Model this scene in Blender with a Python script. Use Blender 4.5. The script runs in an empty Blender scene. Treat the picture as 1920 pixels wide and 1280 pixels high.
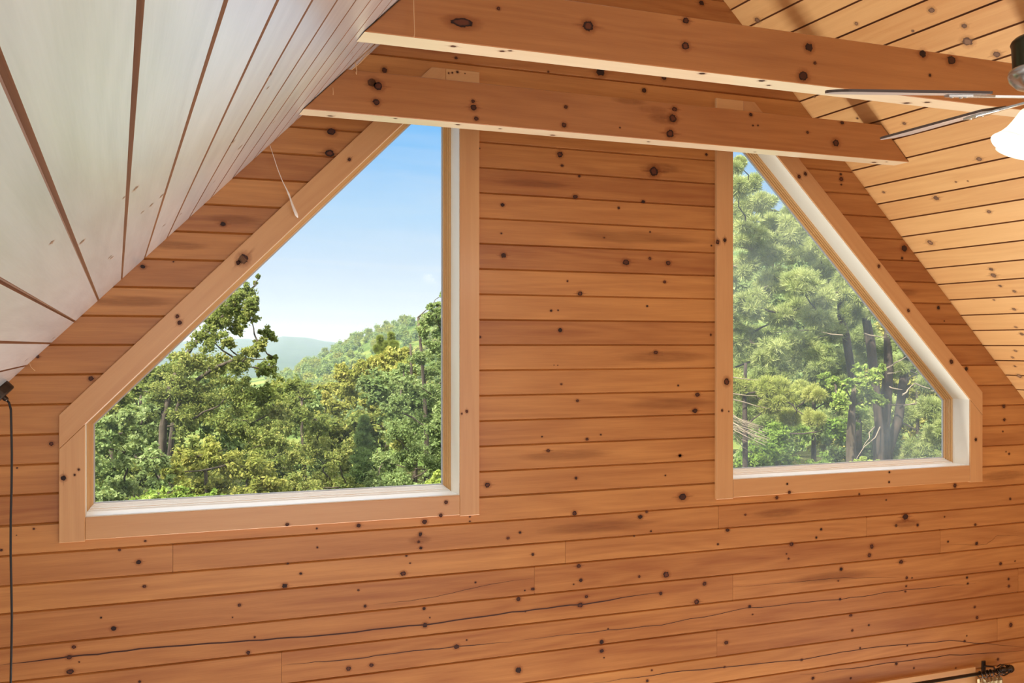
import bpy, bmesh, math, random
import numpy as np
from mathutils import Vector, Matrix, noise as mnoise

# ------------------------------------------------------------------ frame of reference
# world x runs along the gable wall to the right, y out through the wall, z up.
F, TH, D, H = 1857.0, math.atan(.3986), 4.9, 4.2
PX, PY = 960.0, 646.5
CT, ST = math.cos(TH), math.sin(TH)
col = bpy.context.scene.collection
scn = bpy.context.scene
rnd = random.Random(7)
nrg = np.random.default_rng(11)

def on_wall(px, py, v=0.0):
    """point of the picture -> (x, z) on the vertical plane v metres in front of the wall"""
    d = D - v
    u = d * math.tan(math.atan((px - PX) / F) + TH)
    dep = u * ST + d * CT
    return u, (PY - py) / F * dep + H, dep

def ray(px, py, dep):
    l = (px - PX) / F * dep
    return Vector((l * CT + dep * ST, -D - l * ST + dep * CT, H + (PY - py) / F * dep))

def ray_dir(px, py):
    return ray(px, py, 1.0) - Vector((0, -D, H))

# roof planes: left z = ZL + x, right z = ZR - x
ZL, ZR = .284 + H, 5.285 + H
RIDGE_X = (ZR - ZL) / 2
BACK = -9.0

# ------------------------------------------------------------------ materials
def new_mat(name):
    m = bpy.data.materials.new(name); m.use_nodes = True
    nt = m.node_tree; nt.nodes.clear()
    out = nt.nodes.new('ShaderNodeOutputMaterial')
    return m, nt, out

def nd(nt, typ, ins=None, **kw):
    n = nt.nodes.new(typ)
    for k, v in kw.items(): setattr(n, k, v)
    if ins:
        for k, v in ins.items():
            s = n.inputs[k]
            if isinstance(v, bpy.types.NodeSocket): nt.links.new(v, s)
            else: s.default_value = v
    return n

def mth(nt, op, a, b=None, c=None, clamp=False):
    n = nt.nodes.new('ShaderNodeMath'); n.operation = op; n.use_clamp = clamp
    for i, v in enumerate((a, b, c)):
        if v is None: continue
        if isinstance(v, bpy.types.NodeSocket): nt.links.new(v, n.inputs[i])
        else: n.inputs[i].default_value = v
    return n.outputs[0]

def mixc(nt, fac, a, b, blend='MIX'):
    n = nt.nodes.new('ShaderNodeMix'); n.data_type = 'RGBA'; n.blend_type = blend
    for s, v in ((n.inputs[0], fac), (n.inputs[6], a), (n.inputs[7], b)):
        if isinstance(v, bpy.types.NodeSocket): nt.links.new(v, s)
        elif isinstance(v, (tuple, list)): s.default_value = (*v[:3], 1)
        else: s.default_value = v
    return n.outputs[2]

def ramp(nt, fac, stops):
    n = nt.nodes.new('ShaderNodeValToRGB'); nt.links.new(fac, n.inputs[0])
    e = n.color_ramp.elements
    while len(e) < len(stops): e.new(0.5)
    for i, (p, c) in enumerate(stops):
        e[i].position = p; e[i].color = (*c, 1) if len(c) == 3 else c
    return n.outputs[0]

def srgb(r, g, b):
    f = lambda c: (c / 12.92 if c <= .04045 else ((c + .055) / 1.055) ** 2.4)
    return (f(r / 255), f(g / 255), f(b / 255))

def wood(name, light, dark, rough=.38, coat=.25, coat_rough=.18, grain=1.0, spec=.5, streak=None):
    m, nt, out = new_mat(name)
    at = nd(nt, 'ShaderNodeAttribute', attribute_name='gco').outputs['Vector']
    tone = nd(nt, 'ShaderNodeAttribute', attribute_name='tone').outputs['Fac']
    def nz(sc, scale=1, detail=4, dist=0.0):
        mp = nd(nt, 'ShaderNodeMapping', {'Vector': at, 'Scale': sc}).outputs[0]
        return nd(nt, 'ShaderNodeTexNoise', {'Vector': mp, 'Scale': scale, 'Detail': detail, 'Distortion': dist}).outputs[0]
    broad = nz((.7, 9, 9), 1, 3, .3)
    mid = nz((2.2, 38, 38), 1, 4, .2)
    fine = nz((7, 260, 260), 1, 3)
    rings = mth(nt, 'SINE', mth(nt, 'MULTIPLY', nz((.45, 5.5, 5.5), 1, 1.5), 62.0))
    f = mth(nt, 'MULTIPLY', mth(nt, 'SUBTRACT', broad, .5), .7 * grain)
    f = mth(nt, 'ADD', f, mth(nt, 'MULTIPLY', mth(nt, 'SUBTRACT', mid, .5), .5 * grain))
    f = mth(nt, 'ADD', f, mth(nt, 'MULTIPLY', mth(nt, 'SUBTRACT', fine, .5), .35 * grain))
    f = mth(nt, 'ADD', f, mth(nt, 'MULTIPLY', rings, .07 * grain))
    f = mth(nt, 'ADD', f, mth(nt, 'ADD', tone, .5), clamp=True)
    c = ramp(nt, f, [(0.0, dark), (.5, tuple((a + b) / 2 for a, b in zip(light, dark))), (1.0, light)])
    bs = nd(nt, 'ShaderNodeBsdfPrincipled', {'Base Color': c, 'Roughness': rough, 'Coat Weight': coat,
                                            'Coat Roughness': coat_rough, 'Specular IOR Level': spec})
    bmp = nd(nt, 'ShaderNodeBump', {'Height': mth(nt, 'ADD', mid, fine), 'Strength': .06, 'Distance': .004}).outputs[0]
    nt.links.new(bmp, bs.inputs['Normal'])
    nt.links.new(bs.outputs[0], out.inputs[0])
    return m

def plain(name, c, rough=.5, metal=0.0, spec=.5, coat=0.0):
    m, nt, out = new_mat(name)
    n = nd(nt, 'ShaderNodeTexNoise', {'Scale': 30.0, 'Detail': 3.0}).outputs[0]
    cc = mixc(nt, mth(nt, 'MULTIPLY', n, .16), c, tuple(x * .6 for x in c))
    bs = nd(nt, 'ShaderNodeBsdfPrincipled', {'Base Color': cc, 'Roughness': rough, 'Metallic': metal,
                                            'Specular IOR Level': spec, 'Coat Weight': coat})
    nt.links.new(bs.outputs[0], out.inputs[0])
    return m

def knot_mat(name, dark, brown, halo):
    """knot in the pine: ring, heart, halo and streaks, drawn from a local coordinate"""
    m, nt, out = new_mat(name)
    at = nd(nt, 'ShaderNodeAttribute', attribute_name='kuv').outputs['Vector']
    sp = nd(nt, 'ShaderNodeSeparateXYZ', {0: at})
    x, y, s = sp.outputs
    n4 = nd(nt, 'ShaderNodeTexNoise', {'Vector': nd(nt, 'ShaderNodeVectorMath', {0: at, 1: (1, 1, 13)}, operation='MULTIPLY').outputs[0],
                                       'Scale': 1.6, 'Detail': 3.0}).outputs[0]
    w = mth(nt, 'MULTIPLY', mth(nt, 'SUBTRACT', n4, .5), .9)
    r = mth(nt, 'ADD', mth(nt, 'SQRT', mth(nt, 'ADD', mth(nt, 'MULTIPLY', x, x), mth(nt, 'MULTIPLY', y, y))), w)
    core = nd(nt, 'ShaderNodeMapRange', {0: r, 1: 1.06, 2: .88, 3: 0.0, 4: 1.0}).outputs[0]
    ring = nd(nt, 'ShaderNodeMapRange', {0: r, 1: .42, 2: .72, 3: 0.0, 4: 1.0}).outputs[0]
    halo_a = mth(nt, 'MULTIPLY', nd(nt, 'ShaderNodeMapRange', {0: r, 1: 2.0, 2: .9, 3: 0.0, 4: 1.0}).outputs[0], .36)
    ay = mth(nt, 'ADD', y, mth(nt, 'MULTIPLY', w, .5))
    wing = mth(nt, 'MULTIPLY', nd(nt, 'ShaderNodeMapRange', {0: mth(nt, 'ABSOLUTE', ay), 1: .38, 2: 0.02, 3: 0.0, 4: 1.0}).outputs[0],
               nd(nt, 'ShaderNodeMapRange', {0: mth(nt, 'ABSOLUTE', x), 1: 3.3, 2: .6, 3: 0.0, 4: .75}).outputs[0])
    wing = mth(nt, 'MULTIPLY', wing, mth(nt, 'FRACT', mth(nt, 'MULTIPLY', s, 7.31)))
    a = mth(nt, 'MAXIMUM', mth(nt, 'MAXIMUM', core, halo_a), wing)
    heart = mth(nt, 'MAXIMUM', ring, mth(nt, 'FRACT', mth(nt, 'MULTIPLY', s, 3.17)))
    c = mixc(nt, heart, brown, dark)
    c = mixc(nt, core, halo, c)
    bs = nd(nt, 'ShaderNodeBsdfPrincipled', {'Base Color': c, 'Roughness': .5, 'Specular IOR Level': .3, 'Alpha': a})
    nt.links.new(bs.outputs[0], out.inputs[0])
    return m

def stain_mat(name, c):
    """darker heartwood streak in a board"""
    m, nt, out = new_mat(name)
    at = nd(nt, 'ShaderNodeAttribute', attribute_name='kuv').outputs['Vector']
    sp = nd(nt, 'ShaderNodeSeparateXYZ', {0: at}); x, y, s = sp.outputs
    n = nd(nt, 'ShaderNodeTexNoise', {'Vector': nd(nt, 'ShaderNodeVectorMath', {0: at, 1: (.7, 4, 9)}, operation='MULTIPLY').outputs[0], 'Scale': 2.0, 'Detail': 4.0}).outputs[0]
    r = mth(nt, 'SQRT', mth(nt, 'ADD', mth(nt, 'MULTIPLY', mth(nt, 'MULTIPLY', x, .34), mth(nt, 'MULTIPLY', x, .34)), mth(nt, 'MULTIPLY', y, y)))
    r = mth(nt, 'ADD', r, mth(nt, 'MULTIPLY', mth(nt, 'SUBTRACT', n, .5), .9))
    a = mth(nt, 'MULTIPLY', nd(nt, 'ShaderNodeMapRange', {0: r, 1: 1.0, 2: .55, 3: 0.0, 4: 1.0}).outputs[0], mth(nt, 'ADD', mth(nt, 'MULTIPLY', n, .38), .05))
    bs = nd(nt, 'ShaderNodeBsdfPrincipled', {'Base Color': (*c, 1), 'Roughness': .45, 'Alpha': a})
    nt.links.new(bs.outputs[0], out.inputs[0]); return m

def leaf_mat(name, c1, c2, c3, trans=.42):
    m, nt, out = new_mat(name)
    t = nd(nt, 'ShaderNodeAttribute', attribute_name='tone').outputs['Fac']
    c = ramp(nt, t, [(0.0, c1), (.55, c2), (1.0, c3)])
    a = nd(nt, 'ShaderNodeBsdfPrincipled', {'Base Color': c, 'Roughness': .65, 'Specular IOR Level': .12})
    b = nd(nt, 'ShaderNodeBsdfTranslucent', {'Color': mixc(nt, .45, c, (.46, .46, .10))})
    mx = nd(nt, 'ShaderNodeMixShader', {0: trans, 1: a.outputs[0], 2: b.outputs[0]})
    nt.links.new(mx.outputs[0], out.inputs[0])
    return m

def bark_mat(name, c1, c2):
    m, nt, out = new_mat(name)
    co = nd(nt, 'ShaderNodeTexCoord').outputs['Object']
    mp = nd(nt, 'ShaderNodeMapping', {'Vector': co, 'Scale': (9, 9, 2)}).outputs[0]
    n = nd(nt, 'ShaderNodeTexNoise', {'Vector': mp, 'Scale': 2.0, 'Detail': 6.0}).outputs[0]
    c = ramp(nt, n, [(.3, c1), (.7, c2)])
    bs = nd(nt, 'ShaderNodeBsdfPrincipled', {'Base Color': c, 'Roughness': .9})
    nt.links.new(nd(nt, 'ShaderNodeBump', {'Height': n, 'Strength': .6}).outputs[0], bs.inputs['Normal'])
    nt.links.new(bs.outputs[0], out.inputs[0])
    return m

M = {}
M['wall'] = wood('pine_wall_boards', srgb(209, 145, 78), srgb(147, 82, 33), rough=.42, coat=.18, coat_rough=.25)
M['beam'] = wood('pine_beams', srgb(192, 128, 68), srgb(146, 82, 36), rough=.42, coat=.6, coat_rough=.12, grain=.9)
M['beam_lit_under'] = wood('lit_beam_underside', srgb(232, 212, 178), srgb(212, 184, 144), rough=.4, coat=.5, coat_rough=.15, grain=.6)  # paler copy of the beam wood, light from below put into its colour
M['ceil'] = wood('pine_ceiling_planks', srgb(230, 180, 118), srgb(194, 134, 76), rough=.40, coat=.3, coat_rough=.2, grain=.8)
M['ceil_glare'] = wood('glare_whitened_planks', srgb(216, 219, 220), srgb(172, 174, 174), rough=.35, coat=1.0, coat_rough=.2, grain=.9)  # window glare on the varnished planks put into a near-white base colour
M['groove'] = wood('ceiling_groove_wood', srgb(156, 104, 62), srgb(100, 58, 28), rough=.6, coat=0)
M['casing'] = wood('pine_window_casing', srgb(216, 166, 112), srgb(186, 128, 78), rough=.36, coat=.25, coat_rough=.2, grain=.7)
M['jamb'] = wood('cream_window_jamb', srgb(246, 238, 222), srgb(226, 208, 178), rough=.4, coat=.2, grain=.5)
M['sash'] = wood('golden_sash_stops', srgb(232, 190, 128), srgb(196, 138, 74), rough=.4, coat=.2, grain=.7)
M['sill'] = plain('daylit_sash_bottom', srgb(252, 251, 248), .35)
M['gasket'] = plain('grey_glazing_gasket', srgb(196, 200, 205), .5)
M['knot'] = knot_mat('pine_knot', srgb(36, 15, 9), srgb(104, 52, 28), srgb(138, 62, 26))
M['knot_pale'] = knot_mat('pale_ceiling_knot', srgb(96, 66, 48), srgb(158, 118, 86), srgb(186, 132, 80))
M['stain'] = stain_mat('dark_heartwood_streak', srgb(120, 58, 24))
M['crack'] = plain('dark_wood_split', srgb(66, 30, 14), .8)
M['floor'] = wood('oak_floor', srgb(176, 158, 136), srgb(140, 120, 98), rough=.35, coat=.3)
M['bronze'] = plain('dark_bronze_metal', srgb(66, 54, 45), .34, .8)
M['bronze_green'] = plain('olive_dark_metal', srgb(58, 56, 38), .28, .8)
M['silver'] = plain('brushed_silver_metal', srgb(190, 190, 186), .25, .9)
M['black_cord'] = plain('black_cord_sheath', srgb(20, 16, 14), .5)
M['blade'] = wood('grey_fan_blade', srgb(172, 158, 150), srgb(136, 122, 114), rough=.4, coat=.1, grain=.5)
M['blade_edge'] = plain('dark_blade_edge', srgb(74, 58, 48), .5)
M['thread'] = plain('white_thread', srgb(238, 226, 214), .8)
M['web'] = plain('tan_cobweb_thread', srgb(222, 178, 132), .9)
M['curtain'] = plain('cream_curtain_cloth', srgb(216, 196, 150), .85)
M['bark'] = bark_mat('grey_brown_bark', srgb(50, 42, 34), srgb(104, 92, 76))
M['bark_dark'] = bark_mat('dark_pine_bark', srgb(36, 30, 26), srgb(88, 74, 64))
M['twig'] = plain('bare_grey_twigs', srgb(160, 144, 122), .9)
M['oak'] = leaf_mat('oak_leaves', srgb(86, 106, 52), srgb(132, 146, 76), srgb(186, 184, 106))
M['maple'] = leaf_mat('yellow_green_leaves', srgb(112, 128, 60), srgb(160, 164, 82), srgb(208, 198, 112))
M['soft'] = leaf_mat('grey_green_leaves', srgb(92, 116, 66), srgb(138, 160, 98), srgb(186, 200, 138))
M['bush'] = leaf_mat('bright_green_leaves', srgb(90, 124, 46), srgb(140, 168, 74), srgb(190, 206, 112))
M['pine'] = leaf_mat('pine_needles', srgb(112, 130, 70), srgb(158, 172, 102), srgb(204, 210, 140), .25)
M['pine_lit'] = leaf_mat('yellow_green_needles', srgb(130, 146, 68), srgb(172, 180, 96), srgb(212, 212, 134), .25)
M['spruce'] = leaf_mat('dark_spruce_needles', srgb(48, 70, 40), srgb(80, 104, 58), srgb(116, 138, 80), .2)

def glass_mat(name, lo, hi):
    m, nt, out = new_mat(name)
    co = nd(nt, 'ShaderNodeTexCoord').outputs['Object']
    n = nd(nt, 'ShaderNodeTexNoise', {'Vector': co, 'Scale': 2.2, 'Detail': 3.0}).outputs[0]
    sp = nd(nt, 'ShaderNodeTexVoronoi', {'Vector': co, 'Scale': 70.0}).outputs['Distance']
    speck = mth(nt, 'MULTIPLY', nd(nt, 'ShaderNodeMapRange', {0: sp, 1: .10, 2: .03, 3: 0.0, 4: 1.0}).outputs[0], .25)
    dust = mth(nt, 'ADD', nd(nt, 'ShaderNodeMapRange', {0: n, 1: .35, 2: .75, 3: lo, 4: hi}).outputs[0], speck)
    fr = nd(nt, 'ShaderNodeFresnel', {'IOR': 1.35}).outputs[0]
    a = nd(nt, 'ShaderNodeMixShader', {0: mth(nt, 'MULTIPLY', fr, .05), 1: nd(nt, 'ShaderNodeBsdfTransparent', {'Color': (.985, .99, .985, 1)}).outputs[0],
                                       2: nd(nt, 'ShaderNodeBsdfGlossy', {'Roughness': .02}).outputs[0]})
    b = nd(nt, 'ShaderNodeMixShader', {0: dust, 1: a.outputs[0], 2: nd(nt, 'ShaderNodeBsdfTranslucent', {'Color': (.9, .92, .9, 1)}).outputs[0]})
    nt.links.new(b.outputs[0], out.inputs[0])
    return m
M['glass'] = glass_mat('clean_window_glass', .0, .025)
M['glass_dusty'] = glass_mat('dusty_window_glass', .05, .14)

# ------------------------------------------------------------------ mesh helper
class MB:
    """gathers faces with a grain coordinate and a tone, then links ONE mesh object"""
    def __init__(s): s.v = []; s.f = []; s.g = []; s.t = []; s.k = []; s.m = []
    def face(s, pts, g=None, tone=0.0, mi=0, k=None):
        i = len(s.v); s.v += [tuple(p) for p in pts]
        s.f.append(tuple(range(i, i + len(pts))))
        s.g += list(g) if g else [tuple(p) for p in pts]
        s.k += list(k) if k else [(9, 9, 0)] * len(pts)
        s.t.append(tone); s.m.append(mi)
    def prism(s, poly, axis_u, axis_v, origin, d0, d1, axis_d, gdir=0, tone=0.0, mi=0, bevel=0.0, off=None, caps=(1, 1)):
        """extrude a 2-D polygon (list of (a,b)) from d0 (front, bevelled) to d1 along axis_d"""
        off = off or (rnd.random() * 40, rnd.random() * 40, rnd.random() * 40)
        U, V, W, O = Vector(axis_u), Vector(axis_v), Vector(axis_d), Vector(origin)
        n = len(poly)
        if sum(poly[i][0] * poly[(i + 1) % n][1] - poly[(i + 1) % n][0] * poly[i][1] for i in range(n)) < 0: poly = poly[::-1]
        pt = lambda p, d: O + U * p[0] + V * p[1] + W * d
        cg, sg = math.cos(gdir), math.sin(gdir)
        gc = lambda p, d: (off[0] + p[0] * cg + p[1] * sg, off[1] - p[0] * sg + p[1] * cg, off[2] + d)
        loops = [(poly, d1)]
        sgn = 1 if d1 > d0 else -1
        if bevel:
            loops += [(poly, d0 + sgn * bevel), (inset(poly, bevel), d0)]
        else: loops += [(poly, d0)]
        for (pa, da), (pb, db) in zip(loops, loops[1:]):
            for i in range(n):
                j = (i + 1) % n
                q = [(pa[i], da), (pa[j], da), (pb[j], db), (pb[i], db)]
                s.face([pt(*a) for a in q], [gc(*a) for a in q], tone, mi)
        pl, d = loops[-1]
        if caps[0]: s.face([pt(p, d) for p in pl], [gc(p, d) for p in pl], tone, mi)
        if caps[1]: s.face([pt(p, d1) for p in poly[::-1]], [gc(p, d1) for p in poly[::-1]], tone, mi)
    def loft(s, poly, prof, gdirs=None, tone=0.0, mi=0):
        """ring of faces round a polygon in the xz plane following (inset, y) pairs"""
        rings = [[Vector((p[0], y, p[1])) for p in inset(poly, i)] for i, y in prof]
        n = len(poly); off = rnd.random() * 30
        for a, (r0, r1) in enumerate(zip(rings, rings[1:])):
            for i in range(n):
                j = (i + 1) % n
                L = (r0[j] - r0[i]).length; o = i * 3.7 + off
                g = [(o, a * .05, o), (o + L, a * .05, o), (o + L, a * .05 + .03, o), (o, a * .05 + .03, o)]
                s.face([r0[i], r0[j], r1[j], r1[i]], g, tone, mi)
    def tube(s, pts, rad, seg=8, tone=0.0, mi=0, caps=True):
        pts = [Vector(p) for p in pts]; n = len(pts)
        rad = rad if isinstance(rad, (list, tuple)) else [rad] * n
        rings = []; up = Vector((.13, .31, .94))
        for i, p in enumerate(pts):
            t = (pts[min(i + 1, n - 1)] - pts[max(i - 1, 0)]).normalized()
            a = t.cross(up)
            if a.length < .05: a = t.cross(Vector((1, 0, 0)))
            a.normalize(); b = t.cross(a)
            rings.append([p + (a * math.cos(2 * math.pi * k / seg) + b * math.sin(2 * math.pi * k / seg)) * rad[i] for k in range(seg)])
        for i in range(n - 1):
            for k in range(seg):
                kk = (k + 1) % seg
                s.face([rings[i][k], rings[i][kk], rings[i + 1][kk], rings[i + 1][k]], None, tone, mi)
        if caps:
            s.face(rings[0][::-1], None, tone, mi); s.face(rings[-1], None, tone, mi)
    def lathe(s, prof, origin, axis=(0, 0, 1), seg=32, tone=0.0, mi=0):
        W = Vector(axis).normalized(); a = W.orthogonal().normalized(); b = W.cross(a); O = Vector(origin)
        rings = [[O + W * h + (a * math.cos(2 * math.pi * k / seg) + b * math.sin(2 * math.pi * k / seg)) * r for k in range(seg)] for r, h in prof]
        for r0, r1 in zip(rings, rings[1:]):
            for k in range(seg):
                kk = (k + 1) % seg
                s.face([r0[k], r0[kk], r1[kk], r1[k]], None, tone, mi)
    def build(s, name, mats, parent=None, smooth=False, weld=False):
        me = bpy.data.meshes.new(name)
        me.from_pydata(s.v, [], s.f)
        mats = mats if isinstance(mats, (list, tuple)) else [mats]
        for m in mats: me.materials.append(m)
        me.polygons.foreach_set('material_index', s.m)
        a = me.attributes.new('gco', 'FLOAT_VECTOR', 'POINT'); a.data.foreach_set('vector', np.array(s.g, 'f').ravel())
        a = me.attributes.new('tone', 'FLOAT', 'FACE'); a.data.foreach_set('value', np.array(s.t, 'f'))
        if any(k[0] != 9 for k in s.k):
            a = me.attributes.new('kuv', 'FLOAT_VECTOR', 'POINT'); a.data.foreach_set('vector', np.array(s.k, 'f').ravel())
        if weld or smooth:
            bm = bmesh.new(); bm.from_mesh(me); bmesh.ops.remove_doubles(bm, verts=bm.verts, dist=2e-5); bm.to_mesh(me); bm.free()
        if smooth: me.polygons.foreach_set('use_smooth', [True] * len(me.polygons))
        me.update()
        o = bpy.data.objects.new(name, me); col.objects.link(o)
        if parent:
            o.parent = parent
            o.matrix_parent_inverse = parent.matrix_basis.inverted()
        return o

def inset(poly, d):
    """offset a CCW convex polygon inwards by d"""
    n = len(poly); out = []
    for i in range(n):
        p0, p1, p2 = Vector(poly[i - 1]), Vector(poly[i]), Vector(poly[(i + 1) % n])
        e0, e1 = (p1 - p0).normalized(), (p2 - p1).normalized()
        n0, n1 = Vector((-e0.y, e0.x)), Vector((-e1.y, e1.x))
        k = (n0 + n1); k = k / max(.15, (1 + n0.dot(n1)))
        out.append(tuple(p1 + k * d))
    return out

def tag(o, label=None, cat=None, group=None, kind=None):
    if label: o['label'] = label
    if cat: o['category'] = cat
    if group: o['group'] = group
    if kind: o['kind'] = kind
    return o

def empty(name, loc, label, cat, group=None):
    o = bpy.data.objects.new(name, None); o.empty_display_size = .1
    o.location = loc; col.objects.link(o)
    return tag(o, label, cat, group)

def decal(mb, c, along, across, nrm, r, mi=1, ex=1.0, lift=.0006):
    """one knot: a small patch lying on the board"""
    c = Vector(c) + Vector(nrm) * lift; A = Vector(along); B = Vector(across)
    kx, ky = 3.4, 2.0; sd = rnd.random() * 10
    q = [(-kx, -ky), (kx, -ky), (kx, ky), (-kx, ky)]
    mb.face([c + A * (x * r * ex) + B * (y * r) for x, y in q], None, 0, mi, [(x, y, sd) for x, y in q])

# ------------------------------------------------------------------ knots read off the boards
def K(scale, ox, oy, txt):
    return [(ox + float(a) / scale, oy + float(b) / scale, float(c) / scale) for a, b, c in (t.split(',') for t in txt.split())]
S3 = 2.977
wall_knots = (
    K(2, 0, 850, "64,54,3 127,282,4 62,306,2 545,328,4 448,361,5 520,407,9 1188,281,4 1345,270,8 1592,256,9 1576,303,8 1570,331,5 1578,354,6 1524,383,4 1190,352,4 1905,317,6 1828,118,10 1079,412,4 1128,450,5 1512,450,9 542,498,6 1068,496,9 1538,411,3 898,568,6 1344,512,4 1369,572,6 1783,483,4 379,615,4 426,656,9 872,614,3 955,688,4 277,725,7 260,763,9 297,781,3 262,818,11 931,746,8 1590,581,6 1594,643,10 1612,615,3 1712,724,9 1750,699,3 1307,806,9 1393,793,7 524,855,5 1762,237,3 1762,254,3 5,362,5")
    + K(2, 960, 850, "240,92,6 575,82,3 630,8,5 640,162,14 234,224,9 481,237,8 505,219,5 30,296,5 521,291,4 458,309,3 78,378,6 772,340,4 808,287,8 875,229,4 993,165,7 1302,152,4 1661,120,8 1403,174,3 1868,170,5 1440,270,5 1521,268,6 1475,237,12 1737,267,5 1622,237,3 1159,284,5 1141,315,5 1349,348,9 1340,381,8 1742,337,7 1635,330,4 1048,340,8 1037,394,4 1029,376,3 250,421,8 258,475,7 477,461,5 578,454,12 231,490,3 722,488,8 558,524,7 692,556,10 279,536,6 256,568,10 24,545,9 50,592,3 1234,433,7 1459,406,8 1480,466,6 1500,466,3 1223,477,3 1832,413,6 1886,403,3 1478,497,4 1475,517,4 1706,465,5 1709,487,4 1862,470,5 1863,497,6 891,573,6 902,603,3 1230,546,5 1270,606,6 1276,663,5 1338,643,4 1735,575,5 1744,615,6 336,706,9 336,740,8 345,765,3 360,657,3 803,709,8 1870,642,9 1697,703,5 1705,683,3 1305,729,4 1482,720,3 24,812,13 524,812,4 1086,773,5 797,800,4 1441,788,6 1507,804,4 1822,771,5 1128,842,6 1270,842,4 507,852,6 1664,804,3 78,508,6 48,513,3")
    + K(S3, 640, 430, "893,22,5 905,145,15 1588,184,18 1722,162,9 1825,187,13 1262,288,6 1333,358,13 1805,293,8 1171,453,7 1210,451,5 1707,428,6 1222,562,13 773,600,7 1755,686,11 1187,757,3 1208,758,3 1228,863,6 1880,871,6 1318,956,8 1120,1156,5 1371,1170,9 1448,1145,5 1154,1234,9 1890,1262,9 1467,46,4 1723,14,5")
    + K(S3, 640, 0, "240,392,16 640,323,8 1447,402,24 1800,432,16 1690,505,14 1155,400,6 1220,862,17 1232,924,8 1745,957,28 1328,983,8 1306,1098,13 1685,1125,10 900,1143,11 1548,1160,8 770,828,5")
    + K(S3, 1280, 0, "105,17,14 885,1000,13 882,972,7 885,1030,5 132,862,8")
    + K(S3, 1280, 430, "160,90,5 82,922,12 68,1012,14 157,588,7 1237,105,20 1225,160,8 1427,437,11 1460,511,4 1583,778,13 1793,987,10 1795,1062,9 1787,1127,5 1822,1252,7 1805,1240,4")
    + K(S3, 0, 430, "797,208,12 508,832,14 287,1196,12 968,180,4 210,710,9")
    + K(S3, 0, 0, "1245,1250,13 1850,735,20 1840,855,22"))
casing_knots = (K(2, 0, 850, "238,92,9 295,60,4 280,80,4 1077,266,6 1653,232,7 1673,183,7") + K(2, 960, 850, "1040,145,6 1032,114,4 1414,107,4 1415,70,4")
    + K(S3, 640, 430, "700,1015,8 672,1028,5 660,135,16") + K(S3, 640, 0, "600,408,5 620,406,5 648,402,7 45,890,9 690,410,3")
    + K(S3, 1280, 0, "640,1020,12 685,970,10 650,985,10")
    + K(S3, 1280, 430, "195,70,12 235,60,10 245,850,18 220,1010,7 257,1015,4 1260,452,9 1500,738,12 1604,1170,9 1636,1172,9 1095,205,9")
    + K(S3, 0, 430, "1358,165,26 1330,185,12 990,485,10 1003,520,12"))
ceil_knots = (K(S3, 1280, 0, "417,112,17 970,132,11 1390,57,18 1285,173,8 1572,145,16 1590,232,28 1753,303,20 735,540,6 975,660,7 1237,688,10 1655,887,15 1525,1015,6 1592,1010,5 1415,1105,16 1710,1181,12 1122,1072,8")
    + K(S3, 1280, 430, "1382,73,17 1722,222,12 1735,256,16 1773,315,9 1852,345,10 1738,393,6 1850,445,10 1860,545,8 1893,583,11 1858,677,8 1842,714,8 1855,763,7 1880,818,14"))
beam_near = (K(S3, 640, 0, "672,125,28 1378,145,30 877,48,10") + K(S3, 1280, 0, "15,257,22 18,115,18 705,265,24 738,352,9 672,425,28 1340,300,22 1500,335,26 1380,420,9"))
beam_far = (K(S3, 640, 0, "170,460,24 205,480,24 195,570,18 738,600,17 735,565,10 753,662,12 1253,597,10 1243,697,14 1850,660,22 1835,745,22 1860,610,14 1555,712,5")
    + K(S3, 1280, 0, "890,685,10 697,738,8 855,798,20 392,700,5 420,700,5 380,640,10"))

# ------------------------------------------------------------------ the gable wall
ZB = .1334
lines = [H - i * ZB for i in range(-22, 9)] + [H - ZB * i for i in (8.92, 10.05, 11.2, 12.4, 13.57, 14.7, 15.9, 17.05, 18.2, 19.4, 20.6, 21.7, 22.9, 24.1, 25.3, 26.4, 27.6, 28.8, 30.0, 31.2)] + [0.0]
XL, XR = -2.5, 7.5                           # the eave walls
W1 = dict(open=[(-.135, H - .781), (1.654, H - .781), (1.654, H + 1.352), (1.577, H + 1.352), (-.135, H - .359)],
          out=dict(e=-.243, v=1.762, b=H - .889, c=H - .315, t=H + 1.428), sg=1)
W2 = dict(open=[(3.332, H - .785), (5.153, H - .785), (5.153, H - .354), (3.404, H + 1.352), (3.332, H + 1.352)],
          out=dict(e=5.261, v=3.219, b=H - .894, c=H - .309, t=H + 1.428), sg=-1)

def wall_cut(wn, z):
    """x-interval the window takes out of the wall at height z (None above / below it)"""
    p = wn['open']; m = .02
    zb, zt = p[0][1] - m, H + 1.372
    if z <= zb or z >= zt: return None
    if wn['sg'] > 0:
        (xa, za), (xb, zb2) = p[4], p[3]
        xs = max(xa - m, xa + (z - za) * (xb - xa) / (zb2 - za) - m * 1.4)
        return xs, p[1][0] + m
    (xa, za), (xb, zb2) = p[2], p[3]
    xs = min(xa + m, xa + (z - za) * (xb - xa) / (zb2 - za) + m * 1.4)
    return p[0][0] - m, xs

joints = {}
for jx, jy in [(324, 1045), (528, 1250), (1060, 1035), (1002, 1085), (1347, 970), (1625, 990), (1763, 1015), (1374, 1100), (1344, 1205), (1870, 1185), (1909, 1090)]:
    u, z, _ = on_wall(jx, jy)
    for i in range(len(lines) - 1):
        if lines[i + 1] < z < lines[i]: joints.setdefault(i, []).append(u)
tone_fix = {}
def board_tone(key):
    if key not in tone_fix: tone_fix[key] = rnd.uniform(-.26, .22)
    return tone_fix[key]
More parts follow.
